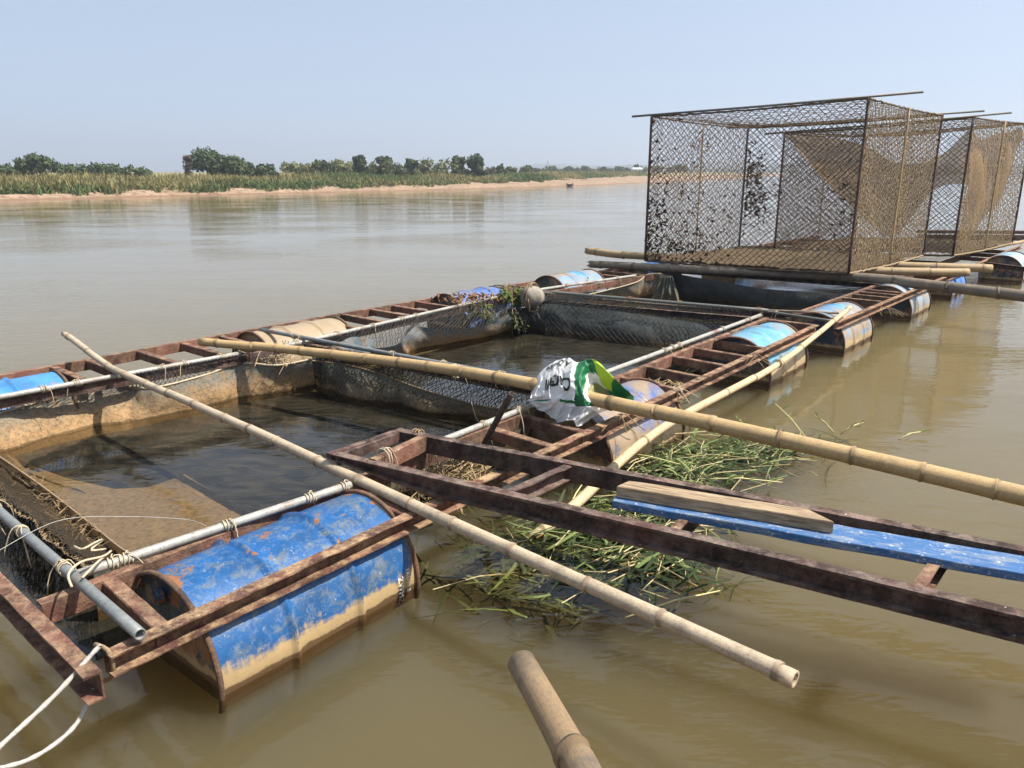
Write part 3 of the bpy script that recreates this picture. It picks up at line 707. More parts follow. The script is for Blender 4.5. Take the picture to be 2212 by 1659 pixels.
# stencil marks on the first drum
WHITE = simple('white_stencil', (.75, .76, .76), .6, .25, 90, .1)
def text_mesh(body_, size, bold=0., shear=0.):
    cu = bpy.data.curves.new('t', 'FONT'); cu.body = body_; cu.size = size; cu.resolution_u = 3; cu.offset = bold * size; cu.shear = shear
    o = bpy.data.objects.new('t', cu); C.objects.link(o)
    dg = bpy.context.evaluated_depsgraph_get(); me = bpy.data.meshes.new_from_object(o.evaluated_get(dg))
    bpy.data.objects.remove(o)
    bm = bmesh.new(); bm.from_mesh(me); bmesh.ops.triangulate(bm, faces=bm.faces)
    bmesh.ops.subdivide_edges(bm, edges=[e for e in bm.edges if e.calc_length() > size * .25], cuts=1)
    vs = [v.co.copy() for v in bm.verts]; bm.verts.index_update(); fs = [[v.index for v in f.verts] for f in bm.faces]; bm.free()
    return vs, fs
def on_drum(vs, fs, x0, th0, name, label=None):
    """print running round the drum: text x goes round, text y goes along the axis"""
    mb = MB(); out = []
    for v in vs:
        th = th0 + v.x / .29; x = x0 + v.y; r = .2935
        out.append((x, -r * math.sin(th), r * math.cos(th)))
    mb.add(out, fs); o = mb.build(name, WHITE, origin=(0, 0, 0)); o.parent = [c for c in dr1.children if c.name.startswith('body')][0]; o.location = (0, 0, 0)
    o.rotation_euler = (-R(20), 0, 0)
    if label: o['label'] = label
vs, fs = text_mesh('ZWMZ', .036); on_drum(vs, fs, .33, R(80), 'stencil_lettering', 'white stencil letters running round the drum')
vs, fs = text_mesh('1A1/Y1.8', .026); on_drum(vs, fs, .372, R(76), 'stencil_lettering', 'small white packaging code')
rv = []; rf = []
for k in range(28):
    a = k / 28 * 6.2832
    rv += [Vector((math.cos(a) * .027, math.sin(a) * .027, 0)), Vector((math.cos(a) * .0295, math.sin(a) * .0295, 0))]
    rf.append((2 * k, 2 * k + 1, (2 * k + 3) % 56, (2 * k + 2) % 56))
on_drum([v + Vector((0, .012, 0)) for v in rv], rf, .378, R(113), 'stencil_emblem', 'white ring emblem')
vs, fs = text_mesh('u', .028); on_drum([v + Vector((-.008, .012, 0)) for v in vs], fs, .378, R(113), 'stencil_emblem')
vs, fs = text_mesh('n', .028); on_drum([v + Vector((-.008, -.008, 0)) for v in vs], fs, .378, R(113), 'stencil_emblem')

# ---------------------------------------------------------------- pipes, lashings
def pipe(a, b, r, mat, name, label, cat='pipe', group='scaffold pipes lashed to the raft', ties=(), tie_mat=CORD, bow=0., hollow=.8, n=12):
    a, b = Vector(a), Vector(b); k = 10
    pts = [lerp(a, b, i / k) + Z * bow * math.sin(math.pi * i / k) for i in range(k + 1)]
    mb = MB(); mb.tube(pts, r, n, True, hollow); o = mb.build(name, mat, None, True)
    tag(o, label, cat, group)
    for t in ties: lash(o, lerp(a, b, t) + Z * bow * math.sin(math.pi * t), (b - a).normalized(), r, tie_mat)
    return o
lrg = random.Random(21)
def lash(parent, p, d, r, mat=CORD, turns=None, tails=2, size=1.):
    """a cord wound round a pole at p with loose ends"""
    turns = turns or lrg.choice((2, 3, 3)); s = d.cross(Z).normalized(); u = s.cross(d); cr = .0028 * size
    mb = MB(); pts = []
    for i in range(turns * 10 + 1):
        a = i / 10 * 2 * math.pi; pts.append(p + d * ((i / (turns * 10) - .5) * .014 * turns * size + lrg.uniform(-.001, .001)) + (s * math.cos(a) + u * math.sin(a) * 1.15) * (r + cr * .8))
    mb.tube(pts, cr, 5)
    for k in range(tails):
        q = p + u * (r + cr); g = [q]; v = (s * lrg.uniform(-1, 1) + d * lrg.uniform(-1, 1)).normalized() * .014 * size + Z * .006
        for i in range(6): q = q + v; v = v * .9 + Z * -.011 * size + Vector((lrg.uniform(-.006, .006), lrg.uniform(-.006, .006), 0)); g.append(q)
        mb.tube(g, cr * .8, 4)
    return mb.build('tie_cord', mat, parent, True)
PZ = H0 + .02
pr1 = pipe(U(150, 1247, PZ), U(757, 1047, PZ), .0165, PIPE, 'galvanised_pipe', 'whitish pipe along the nearest pen edge, reddened at its corner end', ties=(.12, .16, .5, .82, .97))
pipe(U(800, 1012, PZ), U(1160, 872, PZ), .0165, PIPE, 'galvanised_pipe', 'whitish pipe passing under the gangway toward the feed bag', ties=(.3, .62, .86, .9))
pipe(U(1180, 852, PZ), U(1642, 681, PZ), .0165, PIPE, 'galvanised_pipe', 'whitish pipe along the water side of the second pen', ties=(.44, .48, .51, .75, .92))
pipe(U(-260, 905, PZ), U(521, 763, PZ), .0165, PIPE, 'galvanised_pipe', 'long pale pipe above the far net wall of the first pen', ties=(.38, .47, .59, .72, .8, .93))
pipe(U(600, 751, PZ), U(1092, 637, PZ), .0165, PIPE, 'galvanised_pipe', 'long pale pipe above the far net wall of the second pen', ties=(.06, .2, .33, .45, .52, .75, .9))
pipe(U(1150, 628, PZ), U(1373, 595, PZ), .0165, PIPE, 'galvanised_pipe', 'pale pipe leading from the foam float to the grey bamboo', ties=(.3, .8))
PC = H0 + .053
pipe(U(-110, 1010, PC), U(303, 1371, H0 + .035), .0175, PIPEG, 'grey_pipe', 'dull grey pipe overhanging the near corner of the raft', ties=(.33, .49, .7), bow=0)
p12 = pipe(U(562, 712, PC), U(1240, 838, PC), .0165, PIPEG, 'grey_pipe', 'grey pipe between the first and second pens', ties=(.14, .17, .5, .66, .82), tie_mat=CORD, bow=.0)
pipe(U(1058, 620.5, PC), U(1660, 671, PC), .0175, PIPED, 'grey_pipe', 'dark grey pipe between the second and third pens', ties=(.2, .42, .55, .72, .97), tie_mat=CORDB)
pipe(U(1090, 622, PC + .02), U(1812, 676, H0 + .03), .012, BAM_GREY, 'thin_rod', 'thin dark rod tied along the divider of the second and third pens', 'rod', None, ties=(.8,), bow=-.05)
pipe(U(1105, 850, .62), U(1046, 958, .30), .015, simple('dark_stake', (.06, .045, .035), .8, .6, 20, .6), 'stake', 'short dark stake leaning by the feed bag', 'stake', None)
# bridging bars between the two rafts
pipe(U(1650, 672, H0 + .02), U(1800, 694, H0 + .012), .013, PIPED, 'thin_rod', 'short rod bridging the gap between the two rafts', 'rod', None, ties=(.2,))

# ---------------------------------------------------------------- bamboo
def bamboo(name, pts, r0, r1, mat, label, node_gap=.32, seed=0, n=16, cat='bamboo pole', hollow=.62, frayed=0., group='bamboo poles laid over the rafts', swell=1.25, first=None):
    rg = random.Random(seed); pts = [Vector(p) for p in pts]
    # smooth curve through the points
    def cr(p0, p1, p2, p3, t):
        return .5 * ((2 * p1) + (p2 - p0) * t + (2 * p0 - 5 * p1 + 4 * p2 - p3) * t * t + (3 * p1 - p0 - 3 * p2 + p3) * t ** 3)
    ext = [pts[0] * 2 - pts[1]] + pts + [pts[-1] * 2 - pts[-2]]
    fine = []
    for i in range(len(pts) - 1):
        for k in range(60): fine.append(cr(ext[i], ext[i + 1], ext[i + 2], ext[i + 3], k / 60))
    fine.append(pts[-1]); cum = [0.]
    for a, b in zip(fine, fine[1:]): cum.append(cum[-1] + (b - a).length)
    L = cum[-1]
    def at(s):
        s = min(max(s, 0), L)
        for i in range(len(cum) - 1):
            if cum[i + 1] >= s: return lerp(fine[i], fine[i + 1], (s - cum[i]) / max(1e-6, cum[i + 1] - cum[i]))
        return fine[-1]
    nodes = []; s = first or rg.uniform(.05, node_gap * .6)
    while s < L - .04: nodes.append(s); s += node_gap * rg.uniform(.8, 1.2)
    st = [0, .004]; x = .004
    base = [i * .06 for i in range(1, int(L / .06))]
    st = sorted(set([0] + base + [max(0, min(L, q + d)) for q in nodes for d in (-.02, -.009, -.004, 0, .004, .009, .02)] + [L]))
    st = [a for i, a in enumerate(st) if i == 0 or a - st[i - 1] > .0015]
    def rad(s):
        r = lerp(r0, r1, s / L)
        for q in nodes:
            d = s - q
            if abs(d) < .05: r += lerp(r0, r1, s / L) * swell * (.10 * math.exp(-(d / .006) ** 2) + .035 * math.exp(-(d / .022) ** 2) - .07 * math.exp(-((d - .011) / .004) ** 2))
        return r * (1 + .02 * nz(s * 3, seed, 0))
    kink = {}
    path = []
    for s in st:
        k = sum(1 for q in nodes if q < s)
        j = Vector((nz(k * 3.7, seed, 1), nz(k * 3.7, seed, 5), nz(k * 3.7, seed, 9))) * .008
        path.append(at(s) + j)
    mb = MB(); mb.tube(path, lambda i: rad(st[i]), n, True, hollow)
    if frayed:                                          # ragged split mouth
        for i in range(n):
            mb.v[i] = mb.v[i] - (path[1] - path[0]).normalized() * frayed * (.5 + .5 * math.sin(i * 1.9)) 
    o = mb.build(name, mat, None, True)
    vc = o.data.color_attributes.new('node', 'FLOAT_COLOR', 'POINT')
    m = len(path) * n; org = o.location
    buf = []
    for i in range(len(o.data.vertices)):
        g = 0.
        if i < m:
            s = st[i // n]
            for q in nodes:
                if abs(s - q) < .03: g = max(g, math.exp(-((s - q - .006) / .0075) ** 2))
        else: g = .55
        buf += [g, g, g, 1]
    vc.data.foreach_set('color', buf)
    tag(o, label, cat, group); return o
b1a, b1b = U(270, 809, .36), U(893, 1092, .324); d = (b1b - b1a)
tip = b1a - d * .365; tip.z = .475
bp1 = bamboo('bamboo_pole', [tip, b1a - d * .12 + Z * .012, b1a, lerp(b1a, b1b, .5) + Z * .012, b1b, b1a + d * 1.3, b1a + d * 1.552], .021, .0255, BAM_PALE, 'bleached bamboo pole lying across the first pen over the bright blue drum', .31, 1, frayed=.03)
bp2 = bamboo('bamboo_pole', [U(434, 738, .375), U(640, 757, .385), U(900, 788, .42), U(1150, 830, .455), U(1330, 872, .44), U(1600, 929, .425), U(2212, 1071, .39), U(2650, 1180, .37)], .03, .041, BAM_YEL, 'thick yellow bamboo pole with the feed bag draped over it', .27, 2, n=20, frayed=.005, swell=1.)
lash(bp2, U(985, 801, .42), (U(1150, 828, .45) - U(900, 786, .42)).normalized(), .034, CORD, 3)
bp3 = bamboo('bamboo_pole', [U(1836, 664, .37), U(1683, 784, .25), U(1430, 925, .16), U(1240, 1092, .06), U(1130, 1180, -.05)], .02, .027, BAM_STRAW, 'straw-coloured bamboo pole slanting from the raft rail down into floating grass', .5, 3, frayed=.01)
lash(bp3, U(1681, 786, .25), (U(1430, 925, .16) - U(1683, 784, .25)).normalized(), .024, CORDB, 2, 3)
bp4 = bamboo('bamboo_pole', [U(1280, 571, .36), U(1500, 582, .36), U(1838, 598, .37), U(2000, 614, .36), U(2240, 643, .33)], .05, .062, BAM_GREY, 'thick old grey bamboo lying in front of the tall cage', .55, 4, frayed=.08)
bamboo('bamboo_pole', [U(1270, 542, .38), U(1400, 554, .37), U(1940, 573.5, .37), U(2142, 580, .36)], .055, .055, BAM_MID, 'weathered bamboo running under the whole tall cage', .5, 5, frayed=.04)
bamboo('bamboo_pole', [U(1560, 574, .37), U(1882, 585, .37), U(2093, 587.5, .36)], .05, .052, BAM_MID, 'weathered bamboo with a sawn end under the lit side of the tall cage', .6, 6)
bamboo('bamboo_pole', [U(2066, 551, .36), U(2198, 524, .36), U(2290, 506, .36)], .03, .03, BAM_MID, 'bamboo runner along the foot of the second tall cage', .6, 7)
stub_top, stub_bot = UD(1126, 1432, 1.38), UD(1240, 1640, 1.15); d = stub_bot - stub_top
bamboo('bamboo_post', [stub_top, stub_bot, stub_bot + d * 1.5 - Z * .03, stub_bot + d * 4.2 - Z * .16], .0255, .031, BAM_STUB, 'stubby sawn bamboo end pointing out from the bank beneath the photographer', .33, 8, n=24, group=None, hollow=0, first=.24)

# ================================================================ gangway
GZ = .40
gl0, gl1 = U(705, 979, GZ), U(2212, 1331, GZ + .012); gr0, gr1 = U(864, 924, GZ), U(2212, 1178, GZ + .012)
gl1 = gl0 + (gl1 - gl0) * 1.6; gr1 = gr0 + (gr1 - gr0) * 1.5
gd = (gl1 - gl0).normalized(); gn = Vector((gd.y, -gd.x, 0))      # towards the viewer
gang = empty('gangway', lerp(gl0, gr0, .5) - Z * .1, 'dark rusted steel gangway frame leading from the bank onto the raft', 'gangway')
def tapered(mb, p0, ln):
    d0 = None
    for i, p in enumerate(mb.v):
        t = (p - p0).dot(gd)
        if t < ln:
            dz = p0.z - p.z
            mb.v[i] = p + Z * dz * .72 * (1 - max(0, t) / ln)
    return mb
def rounded_channel(p0, p1, n):
    mb = channel_mb(p0, p1, n, h=.082, w=.045, t=.011, rag=.0015, seg=.06); return mb
tapered(rounded_channel(gl0, gl1, gn), gl0, .55).build('side_rail', RUSTD, gang)
gdr = (gr1 - gr0).normalized()
tapered(rounded_channel(gr0, gr1, Vector((-gdr.y, gdr.x, 0))), gr0, .12).build('side_rail', RUSTD, gang)
def gpt(side, t, dz=0.):
    a, b = (gl0, gd) if side == 0 else (gr0, gdr)
    return a + b * t + Z * dz
bar_mb(gpt(0, .012, .001) , gpt(1, .012, .001), .03, .02).build('end_bar', RUSTD, gang)
channel_mb(gpt(0, .04, -.004), gpt(1, .02, -.004), -gd, h=.045, w=.02, t=.005).build('end_bar', RUSTD, gang)
bar_mb(gpt(0, .235, .006) - gn * .035, gpt(1, .175, .006) + gn * .035, .04, .075).build('cross_bar', RUST, gang)
def gcross(x0, y0, x1, y1, mat=RUSTL, h=.066, dz=-.008, w=.036):
    a, b = U(x0, y0, GZ), U(x1, y1, GZ)
    ta, tb = (a - gl0).dot(gd), (b - gr0).dot(gdr)
    A, B = gpt(0, ta, dz) - gn * .037, gpt(1, tb, dz) + gn * .037
    dd = (B - A).normalized(); channel_mb(A, B, Vector((dd.y, -dd.x, 0)), h=h, w=w).build('cross_channel', mat, gang)
gcross(1090, 1072, 1242, 1000, RUSTD)
gcross(1440, 1163, 1540, 1056, RUST, .07, -.03)
gcross(1985, 1287, 2065, 1152, RUST, .07, -.03)
gcross(2640, 1436, 2610, 1252, RUST, .07, -.03)
lash(gang, gpt(1, .11, -.02), gdr, .022, CORDB, 3, 2, 1.3)
lash(gang, gpt(0, .25, -.01) - gn * .09, gn, .04, CORD, 2, 1, 1.2)
# boards lying in the gangway
def board(name, x0, y0, x1, y1, z, wid, th, mat, label, split=False):
    a, b = U(x0, y0, z), U(x1, y1, z)                  # near top edge
    d = (b - a).normalized(); s = Vector((-d.y, d.x, 0)); L = (b - a).length; k = max(6, int(L / .07))
    mb = MB(); vs = []
    for i in range(k + 1):
        c = lerp(a, b, i / k)
        for (q, zz) in ((0, 0), (0, -th), (wid, -th), (wid, 0)):
            vs.append(c + s * (q + nz(c.x * 9, c.y * 9, q * 7) * .004) + Z * (zz + nz(c.x * 6, c.y * 6, q * 5 + zz) * .003))
    if split:                                           # broken, stepped ends
        for j in (2, 3): vs[j] = vs[j] + d * .03
        for j in (2, 3): vs[k * 4 + j] = vs[k * 4 + j] - d * .09
        for j in (2, 3): vs[(k - 1) * 4 + j] = vs[(k - 1) * 4 + j] - d * .06
    m = 4; fs = [(i * m + j, (i + 1) * m + j, (i + 1) * m + (j + 1) % m, i * m + (j + 1) % m) for i in range(k) for j in range(m)]
    fs += [(0, 1, 2, 3), (k * m + 3, k * m + 2, k * m + 1, k * m)]
    mb.add(vs, fs)
    o = mb.build(name, mat, None)
    ang = math.atan2(d.y, d.x)
    me = o.data                                          # local x along the grain
    from mathutils import Matrix
    me.transform(Matrix.Rotation(-ang, 4, 'Z')); o.rotation_euler.z = ang
    bev = o.modifiers.new('bevel', 'BEVEL'); bev.width = .004; bev.segments = 2; bev.limit_method = 'ANGLE'
    return tag(o, label, 'board')
BZ = GZ - .03 + .03
board('blue_board', 1322, 1081, 2420, 1276, BZ + .002, .135, .032, BLUEB, 'blue painted board with worn top lying along the gangway')
board('wood_plank', 1331, 1050, 1803, 1126, BZ + .05, .075, .047, WOOD, 'split grey-brown timber offcut resting on the blue board', True)

# ================================================================ nets round the pens
def poly(pts):
    """piecewise curve through world points, t in 0..1"""
    pts = [Vector(p) for p in pts]
    def f(t):
        x = t * (len(pts) - 1); i = min(int(x), len(pts) - 2); q = x - i
        p0, p1, p2, p3 = pts[max(i - 1, 0)], pts[i], pts[i + 1], pts[min(i + 2, len(pts) - 1)]
        return .5 * ((2 * p1) + (p2 - p0) * q + (2 * p0 - 5 * p1 + 4 * p2 - p3) * q * q + (3 * p1 - p0 - 3 * p2 + p3) * q ** 3)
    return f
def sheet(name, top, bot, ns, nt_, mat, label, amp=.02, bulge=0., seed=0, parent=None, cat='net', fr=5.):
    ft, fb = poly(top), poly(bot); mb = MB()
    def fn(s, t):
        a, b = ft(s), fb(s); p = lerp(a, b, t)
        n = (ft(min(1, s + .01)) - ft(max(0, s - .01))); n = Vector((n.y, -n.x, 0)).normalized()
        q = math.sin(math.pi * t)
        return p + n * (bulge * q + amp * (nz(s * ns * .12 + seed, t * 1.5, seed) * 2 + nz(s * ns * .5, t * 4, seed + 3) * .6 + nz(s * ns * .35, t * .7, seed + 5) * 1.1) * (.3 + q)) + Z * amp * .3 * nz(s * ns * .3, t * 3, seed + 8) * q
    mb.grid(fn, ns, nt_); o = mb.build(name, mat, parent, True)
    if parent is None: tag(o, label, cat)
    return o
def rope(name, pts, r, mat, label, parent=None, cat='rope', n=6, twist=False):
    f = poly(pts); k = max(12, int(sum((Vector(b) - Vector(a)).length for a, b in zip(pts, pts[1:])) / .02)); k = min(k, 160)
    mb = MB(); path = [f(i / k) for i in range(k + 1)]
    mb.tube(path, (lambda i: r * (1 + .16 * math.sin(i * 2.4))) if twist else r, n)
    o = mb.build(name, mat, parent, True)
    if parent is None: tag(o, label, cat)
    return o
# first pen, far wall, with its sagging head rope
T1 = [U(-300, 960, .2), U(-120, 925, .2), U(0, 893, .2), U(110, 862, .205), U(205, 832, .235), U(270, 836, .2), U(335, 838, .2), U(440, 812, .21), U(520, 786, .24), U(600, 790, .22), U(680, 775, .24)]
B1_ = [U(-300, 1075, -.09), U(-120, 1040, -.09), U(0, 1010, -.09), U(110, 978, -.09), U(205, 955, -.09), U(270, 945, -.09), U(335, 928, -.09), U(440, 905, -.09), U(520, 885, -.09), U(600, 868, -.09), U(676, 852, -.09)]
w1 = sheet('pen_net', T1, B1_, 90, 14, NS_TAN, 'algae-brown net wall on the far side of the first pen', .016, .02, 1)
rope('head_rope', [p + Z * .004 for p in T1], .008, CORD, None, w1, twist=True)
T2 = [U(674, 780, .24), U(700, 783, .22), U(760, 792, .2), U(830, 812, .17), U(900, 838, .14), U(1000, 868, .10), U(1080, 884, .09), U(1175, 880, .14)]
B2_ = [U(674, 845, -.09), U(695, 860, -.09), U(740, 880, -.09), U(830, 895, -.09), U(900, 905, -.09), U(1000, 918, -.09), U(1080, 922, -.09), U(1170, 930, -.09)]
w2 = sheet('pen_net', T2, B2_, 60, 14, NS_DARK, 'dark sagging net wall between the first and second pens', .022, .03, 2)
rope('head_rope', [p + Z * .004 for p in T2], .006, CORDB, None, w2)
# near wall of the first pen leaning in from the grey pipe
T3 = [U(-240, 840, .13), U(-100, 920, .12), U(0, 988, .11), U(100, 1058, .1), U(200, 1136, .08), U(262, 1186, .09), U(300, 1205, .12)]
B3_ = [U(-240, 862, -.09), U(-100, 950, -.09), U(0, 1035, -.09), U(90, 1100, -.09), U(180, 1170, -.09), U(238, 1215, -.09), U(280, 1232, -.05)]
w3 = sheet('pen_net', T3, B3_, 60, 10, NS_TAN, 'inward-leaning net wall at the near end of the first pen', .012, -.015, 3)
rope('head_rope', [p + Z * .002 for p in T3], .005, CORDB, None, w3)
NG = [U(-200, 905, .2), U(0, 1062, .2), U(80, 1125, .19), U(150, 1180, .19), U(205, 1222, .2)]
NGb = [U(-200, 880, .02), U(0, 1025, .015), U(90, 1092, .01), U(175, 1160, .01), U(235, 1208, .02)]
wsl = sheet('slack_net', NG, NGb, 60, 12, net_sheet_mat('slack_brown_net', (.12, .09, .055), (.19, .13, .07), .08, .5, alg=(.2, .14, .075)), 'slack muddy netting bunched between the near grey pipe and the pen', .012, -.05, 4)

def diamond_net(mb, P, W_, H_, cell, r, jit=.006, seed=0, mi=0, skew=1.):
    """diamond mesh of twine on a patch P(s,t) (s along width W_, t along height H_)"""
    ch = cell * skew; na = int(round(W_ / cell)); nb = int(round(H_ / ch)); 
    def knot(i, j):                                     # half-step lattice
        s, t = i / (2. * na), j / (2. * nb)
        k = Vector((nz(i * .7, j * .7, seed), nz(i * .7, j * .7, seed + 4), nz(i * .7, j * .7, seed + 8))) * jit * 1.6
        if i in (0, 2 * na) or j in (0, 2 * nb): k *= .2
        return P(s, t) + k
    rr = r
    for sgn in (1, -1):
        starts = set()
        for i in range(0, 2 * na + 1):
            for j in range(0, 2 * nb + 1):
                if (i + j) % 2: continue
                pi, pj = i - 1, j - sgn
                if pi < 0 or pj < 0 or pj > 2 * nb: starts.add((i, j))
        for (i, j) in starts:
            pts = []
            while 0 <= i <= 2 * na and 0 <= j <= 2 * nb:
                pts.append(knot(i, j)); i += 1; j += sgn
            if len(pts) > 1: mb.tube(pts, lambda q: rr * (1 + .45 * nz(q * 1.3, seed, i)), 3, False, 0, mi)
def bil(a, b, c, d, sag=0.):
    return lambda s, t: lerp(lerp(a, b, s), lerp(d, c, s), t) + Z * (-sag * 4 * s * (1 - s) * (1 - t))
# coarse dark net hanging from the pipes above the pen walls
mb = MB(); f = poly(T1); pz = lambda s: lerp(U(-260, 905, PZ), U(521, 763, PZ), min(1, max(0, s)))
diamond_net(mb, lambda s, t: lerp(lerp(U(-260, 905, PZ), U(600, 751, PZ), s), f(.04 + .9 * s), t), 4.6, .14, .05, .0022, .008, 3)
mb.build('edge_mesh', NETBLK, w1, kind='stuff')
mb = MB(); f2 = poly(T2)
diamond_net(mb, lambda s, t: lerp(lerp(U(660, 741, PC), U(1225, 834, PC), s), f2(s), t) + Vector((.02 * nz(s * 9, t * 3, 1), .05 * math.sin(t * 3.1) * s, 0)), 2.6, .2, .03, .0026, .012, 7)
mb.build('edge_mesh', NETBLK, w2, kind='stuff')
# second pen
T4 = [U(690, 742, .27), U(735, 740, .26), U(800, 752, .2), U(862, 742, .2), U(890, 706, .24), U(960, 712, .18), U(1040, 703, .17), U(1098, 678, .22)]
B4_ = [U(690, 800, -.09), U(735, 798, -.09), U(800, 793, -.09), U(865, 782, -.09), U(900, 772, -.09), U(960, 758, -.09), U(1040, 741, -.09), U(1100, 727, -.09)]
w4 = sheet('pen_net', T4, B4_, 70, 12, NS_BLUE, 'blue-grey and brown net wall on the far side of the second pen', .018, .02, 5)
mb = MB(); f4 = poly(T4)
diamond_net(mb, lambda s, t: lerp(lerp(U(660, 740, PZ), U(1092, 637, PZ), s), f4(s), t), 3.3, .16, .05, .0026, .01, 9)
mb.build('edge_mesh', NETBLK, w4, kind='stuff')
T5 = [U(1096, 668, .25), U(1140, 664, .26), U(1170, 655, .27), U(1300, 668, .26), U(1420, 685, .22), U(1530, 698, .2), U(1640, 702, .21)]
B5_ = [U(1098, 724, -.09), U(1150, 726, -.09), U(1190, 734, -.09), U(1300, 748, -.09), U(1420, 763, -.09), U(1530, 775, -.09), U(1620, 780, -.09)]
w5 = sheet('pen_net', T5, B5_, 60, 14, NS_SHADE, 'shaded blue-black net wall between the second and third pens', .02, .02, 6)
mb = MB(); f5 = poly(T5)
diamond_net(mb, lambda s, t: lerp(lerp(U(1110, 626, PC), U(1645, 671, PC), s), f5(s), t), 3.3, .12, .05, .0028, .01, 11)
mb.build('edge_mesh', NETBLK, w5, kind='stuff')
T5b = [U(1640, 692, .22), U(1540, 735, .2), U(1440, 775, .2), U(1330, 818, .2)]
B5b = [U(1600, 760, -.09), U(1500, 800, -.09), U(1410, 835, -.09), U(1300, 875, -.09)]
sheet('pen_net', T5b, B5b, 40, 8, NS_SHADE, 'dark net wall under the whitish pipe of the second pen', .015, .0, 8)
T1b = [U(200, 1222, .2), U(400, 1160, .2), U(600, 1097, .2), U(740, 1052, .2), U(900, 985, .2), U(1150, 880, .2)]
sheet('pen_net', T1b, [W(*uv_of(p)) + VX * .03 - Z * .09 for p in T1b], 40, 6, NS_DARK, 'dark net wall hidden under the whitish near pipe of the first pen', .01, 0, 9)
# third pen
T6 = [U(1255, 640, .2), U(1310, 628, .22), U(1375, 610, .25), U(1400, 593, .3), U(1430, 592, .3), U(1460, 592, .28), U(1520, 602, .26), U(1640, 622, .22), U(1740, 630, .22), U(1852, 634, .25)]
B6_ = [U(1255, 672, -.09), U(1310, 666, -.09), U(1375, 655, -.09), U(1410, 650, -.09), U(1450, 650, -.09), U(1480, 653, -.09), U(1530, 660, -.09), U(1640, 675, -.09), U(1740, 686, -.09), U(1830, 695, -.09)]
w6 = sheet('pen_net', T6[:5], B6_[:5], 40, 12, NS_TAN, 'tan peaked net wall on the far side of the third pen', .02, .03, 12)
w6b = sheet('pen_net', T6[4:], B6_[4:], 50, 12, NS_BLUE if False else NS_SHADE, 'blue-black net wall of the third pen below the tall cage', .025, .03, 13)
rope('head_rope', [p + Z * .004 for p in T6[:5]], .006, CORD, None, w6)
# bunched plastic sheeting at the far corner of the third pen
mb = MB(); cpt = U(1442, 596, .33)
def bunch(s, t):
    a = (s - .5) * 2; fold = math.sin(s * 21 + t) * .022 * (.3 + t) + nz(s * 9, t * 3, 4) * .05
    return cpt + Vector((.9, -.35, 0)) * (a * (.07 + .15 * t)) + Vector((-.4, -.9, 0)) * (fold + .06 * t) + Z * (-.38 * t)
mb.grid(bunch, 60, 12); tag(mb.build('plastic_sheeting', NS_DARK, None, True), 'bunched blue-grey plastic sheeting at the corner of the third pen', 'sheeting')
mb = MB(); cpt2 = U(742, 745, .28)
mb.grid(lambda s, t: cpt2 + Vector((.6, .35, 0)) * (s - .3) * .55 * (1 - t * .3) + Vector((.3, -.5, 0)) * (.05 * math.sin(s * 9) + t * .08) + Z * (.05 * math.sin(s * 2.8) - t * .12), 20, 8)
tag(mb.build('tarp_scrap', NS_BLUE, None, True), 'scrap of blue-grey tarp hanging over the pen divider', 'tarp')

def net_on(parent, top, bot, W_, H_, cell, r, mat, seed, off=.012):
    ft, fb = poly(top), poly(bot); mb = MB()
    def P(s, t):
        n = ft(min(1, s + .01)) - ft(max(0, s - .01)); n = Vector((n.y, -n.x, 0)).normalized()
        if n.dot(Vector((0, 0, 0)) - ft(s)) < 0: n = -n
        return lerp(ft(s), fb(s), t) + n * (off + .03 + .03 * nz(s * 7, t * 2, seed))
    diamond_net(mb, P, W_, H_, cell, r, .01, seed); mb.build('mesh_layer', mat, parent, kind='stuff')
net_on(w5, T5, B5_, 3.3, .35, .055, .0026, NETBLK, 31)
net_on(w2, T2, B2_, 2.6, .3, .045, .0018, NETBLK, 32)
net_on(w3, T3, B3_, 2.6, .2, .04, .0018, NETBLK, 33, .0)
net_on(w6b, T6[4:], B6_[4:], 3., .35, .055, .0028, NETBLK, 34)
net_on(wsl, NG, NGb, 2., .22, .04, .0024, TWINEL, 35, .0)
net_on(wsl, NG, NGb, 2., .22, .05, .0024, NETBLK, 36, -.03)
# sunken sheets: flat dark mottled ones in the pens, raised brown net in the first
def flat(name, pts, z, mat, label, wob=.0, sub=24):
    mb = MB(); P = [Vector((p.x, p.y, z)) for p in pts]
    def fn(s, t): 
        p = lerp(lerp(P[0], P[1], s), lerp(P[3], P[2], s), t); p.z += wob * nz(p.x * 3, p.y * 3, 2); return p
    mb.grid(fn, sub, sub); o = mb.build(name, mat, None, True); return tag(o, label, 'net')
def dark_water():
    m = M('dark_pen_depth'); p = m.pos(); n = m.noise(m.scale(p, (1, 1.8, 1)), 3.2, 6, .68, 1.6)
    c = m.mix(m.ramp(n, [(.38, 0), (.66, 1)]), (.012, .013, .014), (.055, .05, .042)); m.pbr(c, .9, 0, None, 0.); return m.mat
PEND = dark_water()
flat('sunken_sheet', [W(.82, 2.62), W(3.62, 2.72), W(3.36, 5.1), W(.82, 5.12)], -.046, PEND, 'flat dark mottled sheet just under the water of the first pen', .004)
flat('sunken_sheet', [W(3.72, 2.74), W(6.86, 2.84), W(6.5, 5.4), W(3.42, 5.06)], -.046, PEND, 'flat dark mottled sheet just under the water of the second pen', .004)
flat('sunken_sheet', [W(7.36, 2.8), W(9.9, 2.74), W(9.6, 5.2), W(7.0, 5.3)], -.046, PEND, 'flat dark mottled sheet just under the water of the third pen', .004)
mb = MB()
